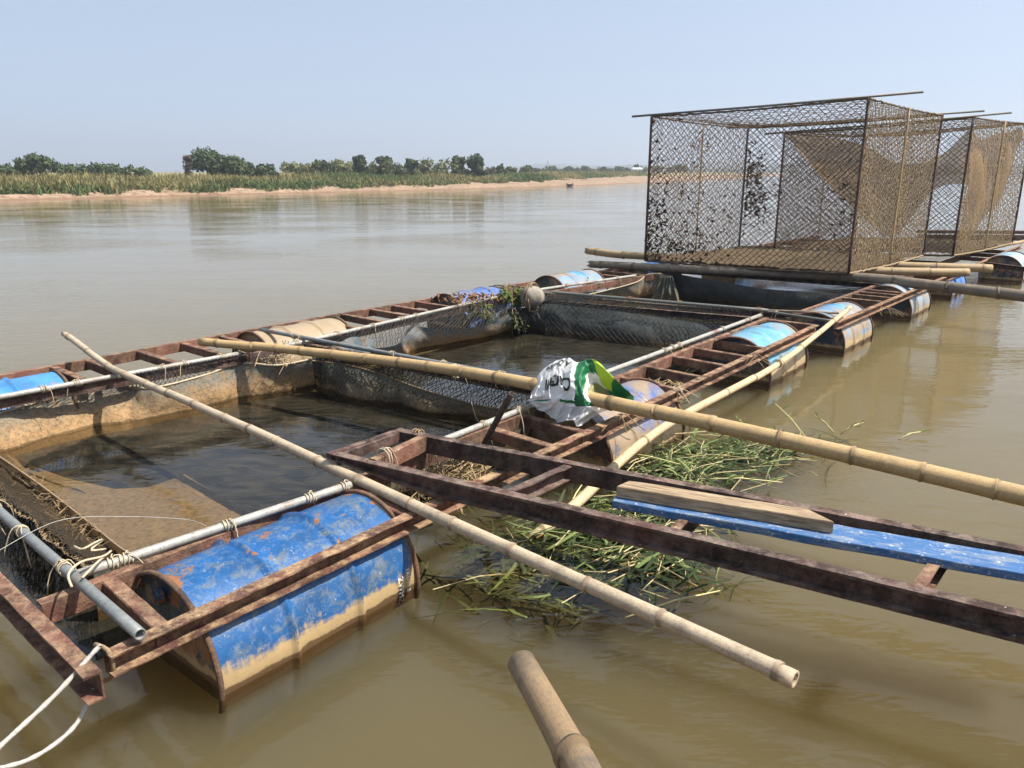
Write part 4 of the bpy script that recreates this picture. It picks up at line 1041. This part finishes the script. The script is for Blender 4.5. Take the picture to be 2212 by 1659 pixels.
edge = [U(282, 1203, 0), U(535, 1099, 0), U(460, 1055, 0), U(398, 1016, 0), U(345, 1030, 0), U(250, 1036, 0), U(130, 1010, 0), U(60, 985, 0), U(0, 975, 0), U(-250, 900, 0), U(-200, 860, 0), U(-60, 985, 0), U(60, 1085, 0)]
cen = U(230, 1080, 0); vs = [Vector((cen.x, cen.y, -.022))]
n = len(edge); rings = 8
for k in range(1, rings + 1):
    for p in edge:
        q = lerp(cen, p, k / rings); dz = -.022 - (.045 * max(0, (k / rings - .6) / .4) ** 2 if p in edge[4:9] else 0) + .006 * nz(q.x * 5, q.y * 5, 1); vs.append(Vector((q.x, q.y, dz)))
fs = [(0, 1 + i, 1 + (i + 1) % n) for i in range(n)] + [(1 + (k - 1) * n + i, 1 + k * n + i, 1 + k * n + (i + 1) % n, 1 + (k - 1) * n + (i + 1) % n) for k in range(1, rings) for i in range(n)]
mb.add(vs, fs); tag(mb.build('sunken_sheet', NS_SUB, None, True), 'brown net cloth floating just under the surface in the near corner of the first pen', 'net')

# ================================================================ tall netted cages
def cage(name, corners, ztops, label, seed, tubes, cell=.082, mids=((.5,), (.5,)), floor=True):
    """corners: front-left, front-right, back-right, back-left at deck level"""
    root = empty(name, sum(corners, Vector()) / 4, label, 'cage', 'tall netted cages')
    tops = [Vector((c.x, c.y, z)) for c, z in zip(corners, ztops)]
    def post(a, b, r=.017, mat=RUSTD):
        mb = MB(); k = 8
        mb.tube([lerp(a, b, i / k) + Vector((nz(i, seed, 0), nz(i, seed, 4), 0)) * .006 for i in range(k + 1)], r, 8); mb.build('post', mat, root, True)
    for a, b in zip(corners, tops): post(a, b + Z * .02)
    post(lerp(corners[0], corners[3], .5), lerp(tops[0], tops[3], .5), .012, BAM_MID)
    post(lerp(corners[1], corners[2], .5), lerp(tops[1], tops[2], .5), .016, BAM_MID)
    for a, b in tubes:
        mb = MB(); mb.tube([a, lerp(a, b, .5) - Z * .008, b], .014, 8); mb.build('top_tube', PIPED, root, True)
    def rim(a, b, r=.011, mat=TWINE):
        mb = MB(); k = 30; mb.tube([lerp(a, b, i / k) + Vector((nz(i * .9, seed, 1), nz(i * .9, seed, 5), nz(i * .9, seed, 9))) * .014 - Z * .02 * math.sin(math.pi * i / k) for i in range(k + 1)], r, 5); mb.build('edge_rope', mat, root, True)
    for i in range(4):
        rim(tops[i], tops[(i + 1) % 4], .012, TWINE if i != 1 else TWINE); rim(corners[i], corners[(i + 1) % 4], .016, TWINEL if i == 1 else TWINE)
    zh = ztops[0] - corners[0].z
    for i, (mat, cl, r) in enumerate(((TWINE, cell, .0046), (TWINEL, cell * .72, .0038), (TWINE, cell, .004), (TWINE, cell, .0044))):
        a, b = corners[i], corners[(i + 1) % 4]; c, d = tops[(i + 1) % 4], tops[i]
        nn_ = Vector(((b - a).y, -(b - a).x, 0)).normalized(); base_ = bil(d, c, b, a, .03)
        def saggy(s, t, f=base_, nn_=nn_, k=seed + i * 5):
            q = math.sin(math.pi * t) * abs(math.sin(2 * math.pi * s))
            return f(s, t) - nn_ * (.05 * q + .05 * nz(s * 4, t * 3, k) * q) + Z * (.03 * nz(s * 5, t * 4, k + 2) - .02 * q)
        mb = MB(); diamond_net(mb, saggy, (b - a).length, zh, cl, r, .012, seed + i * 3, skew=1.35 if i == 1 else .9); mb.build('net_panel', mat, root, kind='stuff')
    mb = MB(); diamond_net(mb, lambda s, t: lerp(lerp(tops[0], tops[1], s), lerp(tops[3], tops[2], s), t) - Z * .10 * math.sin(math.pi * s) * math.sin(math.pi * t), (corners[1] - corners[0]).length, (corners[2] - corners[1]).length, cell * 2.2, .0034, .009, seed + 20)
    mb.build('net_roof', TWINE, root, kind='stuff')
    if floor:
        mb = MB(); c_ = corners
        mb.grid(lambda s, t: lerp(lerp(c_[0], c_[1], s), lerp(c_[3], c_[2], s), t) + Z * (.015 + .05 * abs(nz(s * 5, t * 6, seed)) + .03 * nz(s * 19, t * 19, seed)), 44, 44)
        mb.build('net_floor', net_sheet_mat(name + '_floor', (.13, .09, .05), (.13, .09, .05), -2, 0, alg=(.2, .14, .075)), root, True)
    return root, tops
CZ = .43
cA = [U(1393.5, 562.4, CZ), U(1832.7, 590.7, CZ), U(1993.4, 552, CZ), U(1596, 536, CZ)]
def up(c, z, px=None): return Vector((c.x, c.y, z))
fl, fr, br, bl = cA
def ext(a, b, e0, e1): d = (b - a).normalized(); return (a - d * e0, b + d * e1)
zA = [2.31, 2.41, 2.37, 2.26]; tA = [up(c, z) for c, z in zip(cA, zA)]
rootA, tops = cage('netted_cage', cA, zA, 'tall cage of sagging diamond netting with a sunlit tan side', 1,
    [ext(tA[0] + Z * .02, tA[1] + Z * .02, .28, .55), ext(tA[3] + Z * .02, tA[2] + Z * .02, .3, .5)])
cB = [U(1672.8, 538, CZ), U(2058, 552, CZ), U(2186, 525, CZ)]; cB.append(cB[2] + (cB[0] - cB[1]))
zB = [2.17, 2.34, 2.38, 2.22]; tB = [up(c, z) for c, z in zip(cB, zB)]
rootB, tops = cage('netted_cage', cB, zB, 'second tall cage behind, with brown cloth netting slung inside it', 5,
    [ext(tB[0] + Z * .02, tB[1] + Z * .02, .3, .45), ext(tB[3] + Z * .02, tB[2] + Z * .02, .3, .5)])
# brown nets slung inside the second cage
def on_plane(x, y, p0, p1, off=0.):                     # photo point on the upright plane through p0-p1
    n = Vector((p1.y - p0.y, p0.x - p1.x, 0)).normalized(); o_ = Vector((0, 0, CAMH)); d = UD(x, y, 1.) - o_
    t = (p0 + n * off - o_).dot(n) / d.dot(n); return o_ + d * t
pf = lambda L_, off: [on_plane(x, y, cB[0], cB[1], off) for x, y in L_]
sheet('slung_net', pf([(1690, 293), (1780, 296), (1860, 312), (1930, 350), (1990, 352), (2040, 330), (2096, 275)], -.12), pf([(1705, 300), (1765, 372), (1825, 432), (1885, 488), (1935, 508), (2015, 412), (2092, 396)], -.12), 60, 24, NS_CAGE, 'large triangular brown net slung across the inside of the cages', .03, .05, 21)
pg = lambda L_, off: [on_plane(x, y, cB[1], cB[2], off) for x, y in L_]
sheet('slung_net', pg([(2094, 275), (2120, 300), (2150, 290), (2180, 285), (2206, 274)], -.05), pg([(2068, 540), (2098, 512), (2125, 468), (2165, 425), (2203, 300)], -.05), 44, 26, NS_CAGE, 'brown net draped down the lit side of the second tall cage', .03, .04, 23)
# dead leaves and weed caught in the netting of the first cage
def leaves(name, pts, mat, size, parent, seed=0):
    rg = random.Random(seed); mb = MB()
    for p in pts:
        a1 = Vector((rg.gauss(0, 1), rg.gauss(0, 1), rg.gauss(0, 1))).normalized(); b1 = a1.cross(Vector((rg.gauss(0, 1), rg.gauss(0, 1), rg.gauss(0, 1)))).normalized()
        z_ = size * rg.uniform(.5, 1.3); c0 = a1.cross(b1) * z_ * .25
        mb.add([p - a1 * z_, p + b1 * z_ * .45 + c0, p + a1 * z_, p - b1 * z_ * .45 + c0], [(0, 1, 2), (0, 2, 3)])
    return mb.build(name, mat, parent, kind='stuff')
rg = random.Random(9); pts = []
def panel(i, s, h): return lerp(lerp(cA[i], cA[(i + 1) % 4], s), lerp(tA[i], tA[(i + 1) % 4], s), h)
for _ in range(330):                                    # left side panel (front-left to back-left), near the water line and in patches
    s = rg.random(); h = abs(rg.gauss(0, .28))
    if h > .98: continue
    if rg.random() < .55: pts.append(panel(3, 1 - s * .9, h) + Vector((rg.gauss(0, .02), rg.gauss(0, .02), 0)))
    else: pts.append(panel(0, min(1, abs(rg.gauss(0, .14))), min(.97, h)))
for cx, chh, sx, sh, nn in ((.05, .62, .035, .1, 170), (.09, .4, .05, .09, 230), (.06, .45, .05, .3, 60), (.15, .12, .12, .08, 90), (.62, .42, .06, .14, 60)):
    for _ in range(nn): pts.append(panel(2, 1 - min(.98, max(.02, rg.gauss(cx * .9, sx))), min(.97, max(.02, rg.gauss(chh, sh)))) if cx > .4 or nn > 110 else panel(0, min(.98, max(.01, rg.gauss(cx, sx))), min(.97, max(.01, rg.gauss(chh, sh)))))
leaves('caught_weed', pts, LEAFD, .04, rootA, 2)
leaves('caught_leaves', [panel(3, rg.gauss(.5, .08), min(.97, max(.3, rg.gauss(.8, .07)))) for _ in range(46)], LEAFB, .03, rootA, 3)

# dark jetty rail beyond the cages
for k, (y0, y1, rr, lb) in enumerate(((497, 499, .05, 'upper dark rail of the far jetty beyond the tall cages'), (506, 508, .1, 'lower thick dark rail of the far jetty beyond the tall cages'))):
    mb = MB(); p0, p1 = U(1985, y0, .30 if k else .5), U(2330, y1, .30 if k else .5)
    bar_mb(p0, p1, .16, rr * 1.2).build('jetty_rail', RUSTD).__setitem__('label', lb); bpy.data.objects[-1] if False else None
for o in bpy.data.objects:
    if o.name.startswith('jetty_rail'): tag(o, None, 'rail', 'rails of the far jetty')

# ================================================================ foam float, weeds and leaf litter
fp = U(1150, 642, .36); root = empty('foam_float', fp - Z * .12, 'round grey-white foam float tied at the corner of the second and third pens', 'float')
mb = MB()
def ball(s, t):
    th = s * 2 * math.pi; ph = t * math.pi; r = .125 * (1 + .1 * nz(math.cos(th) * 1.4, math.sin(th) * 1.4, t * 3) + .03 * nz(math.cos(th) * 6, math.sin(th) * 6, t * 9))
    return fp + Vector((math.cos(th) * math.sin(ph) * r, math.sin(th) * math.sin(ph) * r, -math.cos(ph) * r * .92))
mb.grid(ball, 28, 16); mb.build('ball', simple('dirty_foam', (.24, .21, .17), .9, .5, 9, .6), root, True)
lash(root, fp, Vector((.8, -.5, 0)).normalized(), .128, CORDB, 2, 2, 2.)
GREEN = foliage_mat('weed_leaf', (.07, .12, .025), (.12, .18, .04), (.2, .2, .07), .3)
def weed(name, base, hgt, n, spread, mat, label, droop=.4, seed=0, size=.035):
    rg = random.Random(seed); root = empty(name, base, label, 'plant'); st = MB(); lf = MB()
    for k in range(max(3, n // 12)):
        a = rg.uniform(0, 6.28); tip = base + Vector((math.cos(a) * spread * rg.uniform(.3, 1), math.sin(a) * spread * rg.uniform(.3, 1), hgt * rg.uniform(.2, 1)))
        m_ = lerp(base, tip, .55) + Z * hgt * .25; tip = tip - Z * droop * hgt * rg.random()
        st.tube([base, m_, tip], .003, 4)
        for q in range(12):
            t = rg.uniform(.2, 1); p = lerp(lerp(base, m_, t), lerp(m_, tip, t), t)
            d = Vector((rg.gauss(0, 1), rg.gauss(0, 1), rg.gauss(0, .6))).normalized(); sd_ = d.cross(Z).normalized() * size * .28
            L_ = size * rg.uniform(.6, 1.4)
            lf.add([p, p + d * L_ * .5 + sd_, p + d * L_ - Z * L_ * .25, p + d * L_ * .5 - sd_], [(0, 1, 2), (0, 2, 3)])
    st.build('stem', CORDB, root); lf.build('leaf_cluster', mat, root, kind='stuff')
weed('creeping_weed', U(1108, 655, .28), .26, 420, .26, GREEN, 'green weed spilling over the corner of the second pen beside the foam float', 1.6, 1, .06)
weed('creeping_weed', U(1040, 685, .18), .16, 260, .24, GREEN, 'bright green weed growing on the far net of the second pen', .8, 2, .05)
weed('creeping_weed', U(1105, 690, .14), .16, 240, .18, F_DARK, 'dark weed hanging down the corner of the second pen into the water', 1.5, 3, .05)
weed('creeping_weed', U(1270, 620, .26), .1, 70, .25, GREEN, 'small weed tuft on the pale pipe by the sky blue drum', 1., 4, .045)
rg = random.Random(4)
lit = empty('leaf_litter', U(1000, 646, .34), 'dry leaf litter heaped on the worn navy drum', 'leaf litter')
leaves('dead_leaves', [U(rg.gauss(1010, 30), rg.gauss(643, 5), .34 + rg.uniform(0, .04)) for _ in range(160)], LEAFB, .03, lit, 5)
lit = empty('reed_litter', U(585, 772, .25), 'dry reed litter caught below the yellow bamboo tip', 'reed litter')
mb = MB()
for k in range(60):
    p = U(rg.gauss(590, 22), rg.gauss(771, 5), .25); d = Vector((rg.gauss(0, 1), rg.gauss(0, 1), rg.gauss(0, .4))).normalized() * rg.uniform(.05, .14)
    mb.tube([p - d, p + Z * .01, p + d], .0035, 4)
mb.build('dry_stalks', simple('dry_stalk', (.33, .24, .14)), lit, kind='stuff')
# matted dry roots between the ladder beams
def tangle(name, quad, z0, z1, n, mat, label, seed=0, r=.0028, ln=.09):
    rg = random.Random(seed); mb = MB()
    for k in range(n):
        s, t = rg.random(), rg.random(); p = lerp(lerp(quad[0], quad[1], s), lerp(quad[3], quad[2], s), t); p = Vector((p.x, p.y, lerp(z0, z1, rg.random() ** 1.5)))
        d = Vector((rg.gauss(0, 1), rg.gauss(0, 1), rg.gauss(0, .35))).normalized() * ln * rg.uniform(.5, 1.3); e = Vector((rg.gauss(0, 1), rg.gauss(0, 1), rg.gauss(0, 1))) * ln * .3
        mb.tube([p - d, p + e, p + d], r * rg.uniform(.6, 1.3), 3, False)
    return tag(mb.build(name, mat), label, 'debris', kind='stuff')
DRYR = simple('dry_roots', (.3, .22, .12), .9, .4, 30, .3)
tangle('matted_roots', [U(845, 985, .15), U(1020, 950, .15), U(1060, 1010, .15), U(930, 1060, .15)], .02, .16, 520, DRYR, 'matted dry roots packed between the raft beams under the gangway', 1)
tangle('matted_roots', [U(20, 1010, .05), U(120, 1080, .05), U(235, 1200, .05), U(120, 1150, .05)], .02, .1, 170, simple('brown_roots', (.19, .13, .07), .9, .4, 30, .3), 'dry straw and roots caught in the slack net by the near corner', 2, .0025, .06)
tangle('matted_roots', [U(1345, 845, .15), U(1440, 812, .15), U(1500, 830, .15), U(1420, 860, .15)], .05, .18, 160, DRYR, 'dry roots in the ladder bay past the tan drum', 4)

# ================================================================ floating cut grass
GB = [foliage_mat('cut_grass_dark', (.03, .05, .016), (.055, .075, .026), (.085, .095, .04), .25), foliage_mat('cut_grass_light', (.16, .22, .07), (.25, .29, .11), (.36, .35, .18), .3), simple('cut_straw', (.4, .33, .17), .7, .35, 20, .2), simple('sunk_grass', (.06, .065, .028), .9, .35, 10, .1)]
def grass_raft(name, lobes, label, n, seed):
    rg = random.Random(seed); mb = MB()
    for (x, y, sx, sy, wt, zmax) in lobes:
        for k in range(int(n * wt)):
            px, py = rg.gauss(x, sx), rg.gauss(y, sy)
            zc = rg.uniform(-.03, zmax) if rg.random() < .75 else rg.uniform(-.055, -.005)
            p = U(px, py, 0); p.z = zc
            a = rg.gauss(R(8), 1.0) + (math.pi if rg.random() < .5 else 0); L_ = rg.choice((rg.uniform(.06, .18), rg.uniform(.12, .42))); cvx = rg.gauss(0, .35); tilt = rg.gauss(.02, .12)
            if rg.random() < .05 and zmax > .03: tilt = rg.uniform(.3, .8)
            d = Vector((math.cos(a), math.sin(a), tilt)); s_ = d.cross(Z).normalized() * rg.uniform(.0018, .0052)
            cv = Vector((-math.sin(a), math.cos(a), 0)) * rg.gauss(0, .12) * L_ + Z * rg.gauss(0, .04) * L_
            mi = 3 if zc < -.01 else rg.choices((0, 1, 2), (.62, .27, .11))[0]
            if mi == 2: L_ *= 1.6; d = Vector((d.x, d.y, d.z * .5))
            p0, p1, p2 = p - d * L_ * .5, p + cv, p + d * L_ * .5 - Z * L_ * .06
            if mi == 2: mb.tube([p0, p1, p2], rg.uniform(.0016, .0036), 4, True, 0, 2)
            else:                                       # limp leaf: four joints, drooping to the water at its tip
                wd = rg.uniform(.8, 2.2); pr_ = []
                for q in range(5):
                    t_ = q / 4.; c_ = (p0 * (1 - t_) ** 2 + p1 * 2 * t_ * (1 - t_) + p2 * t_ ** 2) + Vector((-d.y, d.x, 0)) * cvx * L_ * t_ * t_
                    c_.z = max(c_.z - .04 * t_ ** 3, -.035) ; w_ = s_ * wd * (.5, 1, 1, .7, .08)[q]; pr_ += [c_ - w_, c_ + w_ + Z * .0015]
                mb.add(pr_, [(2 * q, 2 * q + 1, 2 * q + 3, 2 * q + 2) for q in range(4)], None, mi)
    return tag(mb.build(name, GB), label, 'cut grass', kind='stuff')
grass_raft('floating_grass', [(1500, 1000, 75, 26, .55, .06), (1620, 985, 60, 22, .3, .05), (1440, 1030, 50, 30, .25, .05), (1700, 960, 60, 18, .1, .04)], 'mat of cut grass floating against the tan drum beyond the gangway', 1150, 1)
grass_raft('floating_grass', [(1290, 1150, 100, 30, .55, .03), (1330, 1210, 110, 32, .45, .008), (1180, 1200, 100, 55, .4, -.012), (1400, 1190, 60, 40, .4, .03), (1090, 1255, 80, 30, .06, 0), (1400, 1110, 70, 25, .4, .03)], 'mat of cut grass floating under the gangway and the bleached pole', 950, 2)
rg = random.Random(31)
STALK = simple('pale_reed_stalk', (.55, .5, .24), .7, .25, 30, .2)
def stalk(x0, y0, z0, x1, y1, z1, lb, r=.004, mat=STALK, leaf=True):
    a, b = U(x0, y0, z0), U(x1, y1, z1); root = empty('reed_stalk', a, lb, 'reed', 'loose reed stalks in the floating grass')
    mb = MB(); m_ = lerp(a, b, .5) + Vector((0, 0, .015)); mb.tube([a, m_, b], lambda i: r * (1, .9, .55)[i], 6); mb.build('stem', mat, root, True)
    if leaf:
        mb = MB()
        for k in range(3):
            p = lerp(a, b, .3 + .25 * k); d = ((b - a).normalized() + Vector((rg.gauss(0, .5), rg.gauss(0, .5), rg.uniform(.1, .6)))).normalized() * rg.uniform(.06, .12); s_ = d.cross(Z).normalized() * .006
            mb.add([p, p + d * .5 + s_, p + d - Z * .02, p + d * .5 - s_], [(0, 1, 2), (0, 2, 3)])
        mb.build('leaf', GB[1], root)
for q in ((1325, 977, .06, 1470, 1003, .05, 'long yellow reed stalk lying against the tan drum'), (1510, 1035, .05, 1690, 1042, .03, 'green-yellow reed stalk lying flat beyond the gangway rail'),
          (1740, 945, .0, 1675, 872, .16, 'tall upright reed stalk by the yellow bamboo'), (1802, 935, .0, 1760, 898, .08, 'thin reed shoot leaning left in open water'), (1815, 938, .0, 1865, 912, .07, 'thin reed shoot leaning right in open water'),
          (1940, 950, .0, 1992, 932, .03, 'short pale reed stalk drifting alone'), (1225, 1105, .03, 1262, 1040, .08, 'curved yellow reed stalk standing between the gangway rails'), (1350, 1335, -.005, 1560, 1275, .04, 'brown-tipped reed stalk at the edge of the submerged grass'),
          (1395, 1215, -.02, 1405, 1320, -.03, 'dark drowned stalk hanging below the gangway rail'), (1640, 955, .02, 1590, 900, .1, 'reed stalk bent over the grass mat'), (1560, 930, .02, 1720, 955, .05, 'dry reed laid across the grass mat')):
    stalk(*q)

# ================================================================ feed bag
def catmull(P, x):
    i = min(int(x), len(P) - 2); q = x - i; p0, p1, p2, p3 = P[max(i - 1, 0)], P[i], P[i + 1], P[min(i + 2, len(P) - 1)]
    return .5 * ((2 * p1) + (p2 - p0) * q + (2 * p0 - 5 * p1 + 4 * p2 - p3) * q * q + (3 * p1 - p0 - 3 * p2 + p3) * q ** 3)
def dep_of(p): return (p.y * CP + (CAMH - p.z) * SP)
pd = dep_of(U(1215, 843, .45))
rows = [
 [(1160, 868), (1172, 862), (1195, 860), (1225, 858), (1265, 862), (1300, 872), (1335, 876), (1362, 878)],
 [(1156, 850), (1170, 825), (1195, 808), (1225, 800), (1265, 800), (1303, 815), (1336, 845), (1366, 866)],
 [(1150, 842), (1164, 808), (1189, 787), (1220, 774), (1248, 783), (1282, 778), (1318, 812), (1366, 858)],
 [(1147, 850), (1164, 832), (1190, 815), (1216, 808), (1246, 812), (1276, 814), (1312, 838), (1350, 860)],
 [(1143, 862), (1166, 858), (1192, 857), (1220, 858), (1250, 862), (1278, 866), (1322, 864), (1348, 868)],
 [(1141, 868), (1166, 873), (1192, 876), (1222, 877), (1250, 882), (1277, 884), (1318, 876), (1346, 874)],
 [(1136, 866), (1160, 884), (1186, 896), (1204, 911), (1234, 909), (1252, 921), (1300, 890), (1346, 880)]]
offs = [.16, .12, .0, -.09, -.12, -.11, -.10]
CP_ = []
for j, r_ in enumerate(rows):
    row = []
    for i, (x, y) in enumerate(r_):
        o_ = offs[j]
        if i >= 6: o_ = .09 + .03 * j / 6 if j >= 3 else o_
        elif i == 5: o_ = (.0, .0, .0, .03, -.06, -.07, -.07)[j] if j >= 3 else o_
        slant = (i - 3.5) * -.045                       # the pole comes nearer towards its right end
        row.append(UD(x, y, pd + o_ + slant))
    CP_.append(row)
def bagp(s, t, crump=1.):
    cols = [catmull([CP_[j][i] for j in range(7)], t * 6) for i in range(8)]
    p = catmull(cols, s * 7)
    k = .017 * crump
    f1 = 1 - abs(nz(s * 8 + 2, t * 7 + s * 3, 1)) * 3.2; f2 = 1 - abs(nz(s * 17 + t * 5, t * 15, 5)) * 3.2
    return p + Vector((.25, -.8, .45)) * (k * f1 + k * .45 * f2)
def bag_col(s, t):
    c = s * 7; r_ = t * 6
    if r_ > 4.75: return (.55, .55, .53)
    if c > 6.15: return (.01, .16, .055)
    if 1.6 < r_ < 3.2 and 4.85 < c < 6.2 and c - 4.9 > (r_ - 2) * .55 and r_ < 2.2 + (c - 4.8) * .9: return (.42, .62, .04)
    if r_ < 1.9 and 2.6 < c < 3.4: return (.5, .7, .08)
    if c > 4.25 and 2.75 < r_ < 4.6 and c < 6.0:
        if ((c - 5.45 + .1 * math.sin(r_ * 9)) / .7) ** 2 + ((r_ - 3.55) / .38) ** 2 < 1: return (.3, .29, .14)
        if ((c - 5.4 + .12 * math.sin(r_ * 7)) / 1.0) ** 2 + ((r_ - 3.6) / .8) ** 2 < 1: return (.82, .82, .8)
        return (.01, .17, .06)
    if c > 3.55 + (4.4 - r_) * .22 and 1.9 < r_ < 4.75 and c < 6.2: return (.015, .16, .06)
    if 4.2 < r_ < 4.6 and 2.5 < c < 3.6: return (.015, .16, .06)
    if ((c - 2.75) / .45) ** 2 + ((r_ - 3.0) / .4) ** 2 < 1: return (.42, .43, .44)
    if ((c - 1.2) / .7) ** 2 + ((r_ - 4.35) / .12) ** 2 < 1: return (.02, .2, .08)
    return (.84, .84, .83)
mb = MB(); ns, nt_ = 112, 96; mb.grid(lambda s, t: bagp(s, t), ns, nt_)
mBag = M('printed_feed_bag'); cc = mBag.n('VertexColor', layer_name='print').outputs[0]
pp = mBag.pos(); nn1 = mBag.noise(pp, 38, 6, .7, .4)
bb = mBag.pbr(cc, .32, 0, mBag.bump(nn1, .55, .012), .5)
tl = mBag.n('BsdfTranslucent', {'Color': cc}); mxx = mBag.n('MixShader', {0: .22})
mBag.t.links.new(bb.outputs[0], mxx.inputs[1]); mBag.t.links.new(tl.outputs[0], mxx.inputs[2]); mBag.t.links.new(mxx.outputs[0], mBag.out.inputs[0])
bagroot = empty('feed_bag', CP_[4][3] - Z * .1, 'crumpled white and green plastic feed bag draped over the yellow bamboo', 'bag')
mbu, mbl = MB(), MB(); ju = int(nt_ * 4.75 / 6)
mbu.grid(lambda s, t: bagp(s, t * ju / nt_), ns, ju); mbl.grid(lambda s, t: bagp(s, (ju + t * (nt_ - ju)) / nt_) if True else None, ns, nt_ - ju)
ob = mbu.build('printed_film', mBag.mat, bagroot, True)
vc = ob.data.color_attributes.new('print', 'FLOAT_COLOR', 'POINT'); buf = []
for j in range(ju + 1):
    for i in range(ns + 1): buf += [*bag_col(i / ns, j / nt_), 1]
vc.data.foreach_set('color', buf)
mLin = M('clear_bag_liner'); pp = mLin.pos(); bn = mLin.bump(mLin.noise(pp, 30, 6, .7, .5), .6, .012)
b0 = mLin.pbr((.72, .72, .7), .25, 0, bn, .5); t0 = mLin.n('BsdfTransparent', {'Color': (.9, .9, .88)}); x0_ = mLin.n('MixShader', {0: .3})
mLin.t.links.new(b0.outputs[0], x0_.inputs[1]); mLin.t.links.new(t0.outputs[0], x0_.inputs[2]); mLin.t.links.new(x0_.outputs[0], mLin.out.inputs[0])
ol = mbl.build('clear_liner', mLin.mat, bagroot, True); ol['label'] = 'translucent plastic liner hanging below the printed bag'
# printing on the bag: upside down as the bag hangs
INK = simple('black_ink', (.015, .015, .015), .5, .1, 50, 0.)
def on_bag(txt, size, s_right, t_top, s_per, t_per, name, slant=0.):
    vs, fs = text_mesh(txt, 1., .022, .3); mb = MB(); out = []
    for v in vs:
        s = s_right - (v.x) * s_per; t = t_top + v.y * t_per + (v.x) * slant
        p = bagp(s, t); e = .004
        n = (bagp(s + e, t) - bagp(s - e, t)).cross(bagp(s, t + e) - bagp(s, t - e)).normalized()
        if n.dot(Vector((0, 0, CAMH)) - p) < 0: n = -n
        out.append(p + n * .0035)
    mb.add(out, fs); o = mb.build(name, INK, ob); o['label'] = 'black printing on the bag, hanging upside down'
on_bag('Cargill', 1, .51, .53, .112, .13, 'lettering', -.008)
on_bag("A' Choice", 1, .505, .385, .066, .062, 'lettering', .0)
on_bag('98', 1, .475, .325, .09, .05, 'lettering')

# ================================================================ ropes and cords
rope('mooring_rope', [U(216, 1398, .325), U(205, 1406, .32), U(120, 1500, .26), U(0, 1612, .22), U(-160, 1760, .2)], .0066, ROPE, 'thick grey-white rope tied round the near raft corner', cat='rope', twist=True, n=8)
rope('mooring_rope', [U(203, 1488, .22), U(160, 1570, .16), U(75, 1635, .16), U(-20, 1663, .18), U(-160, 1680, .2)], .0062, ROPE, 'white rope looping away below the near raft corner', cat='rope', twist=True, n=8)
rope('rope_loop', [U(205, 1392, .31), U(232, 1404, .31), U(243, 1432, .27), U(240, 1464, .21), U(215, 1472, .2)], .007, CORDB, 'brown rope turn over the corner of the channel')
rope('thin_line', [U(-60, 1230, .3), U(0, 1188, .34), U(130, 1124, .372), U(270, 1116, .3), U(400, 1122, .2), U(445, 1136, .2)], .0013, ROPE, 'thin white line crossing the near grey pipe', cat='line')
rope('corner_lashing', [U(155, 1268, .37), U(148, 1240, .39), U(175, 1214, .385), U(222, 1202, .36), U(240, 1190, .34), U(210, 1215, .36), U(178, 1248, .37)], .0042, CORD, 'cream cord lashing the two pipes at the near corner', cat='cord')
rope('knotted_tuft', [U(160, 1180, .36), U(178, 1186, .375), U(205, 1172, .37), U(222, 1166, .35), U(196, 1188, .36), U(228, 1186, .34)], .004, CORD, 'frayed cream knot on the near grey pipe', cat='cord')
rope('loose_line', [U(1018, 868, .3), U(1030, 905, .2), U(1052, 935, .12), U(1063, 955, .12), U(1066, 970, .1)], .002, ROPE, 'loose white line trailing into the first pen by the stake', cat='line')
rope('edge_line', [U(-80, 880, .25), U(0, 868, .26), U(120, 845, .25), U(205, 826, .27), U(300, 812, .26), U(400, 797, .255), U(500, 775, .27)], .0035, CORD, 'cord strung just under the long pale pipe of the first pen', cat='cord')
for k, (x, y, z) in enumerate(((1460, 845, .3), (1625, 772, .3), (1340, 905, .3), (1905, 668, .3))):
    p = U(x, y, z); mb = MB(); rr = random.Random(k)
    for q in range(5):
        a = p + Vector((rr.uniform(-.03, .03), rr.uniform(-.03, .03), .02)); g = [a]
        v = Vector((rr.uniform(-.015, .015), rr.uniform(-.02, -.002), .004))
        for i in range(7): a = a + v; v = v + Vector((rr.uniform(-.012, .012), rr.uniform(-.014, .014), -.0045)); g.append(a)
        mb.tube(g, .0028, 4)
    dd = (line_at(AO, 6) - line_at(AO, 1)).normalized()
    tag(mb.build('tie_strands', CORDB if k != 0 else CORD, None, True), ['pale cord ends dangling from the rail past the tan drum', 'brown cord ends dangling beside the straw bamboo', 'brown cord turn on the rail by the yellow bamboo', 'shaggy cord bundle on the rail past the tan and sky blue drum'][k], 'cord', 'cord ends tied on the outer rails')

# ================================================================ haze over the river
def haze():
    m = M('river_haze'); v = m.n('VolumePrincipled', {'Color': (.78, .85, .95), 'Density': .0011, 'Anisotropy': .3})
    m.t.links.new(v.outputs[0], m.out.inputs['Volume']); return m.mat
mb = MB(); x0, y0, x1, y1 = WB
mb.box(((x0 + x1) / 2, (y0 + y1) / 2, 28), Vector(((x1 - x0) / 2 + 300, 0, 0)), Vector((0, (y1 - y0) / 2 + 300, 0)), Z * 31.5)
tag(mb.build('haze', haze(), origin=(0, 0, 0)), 'thin pale haze hanging over the river', 'haze', kind='stuff')
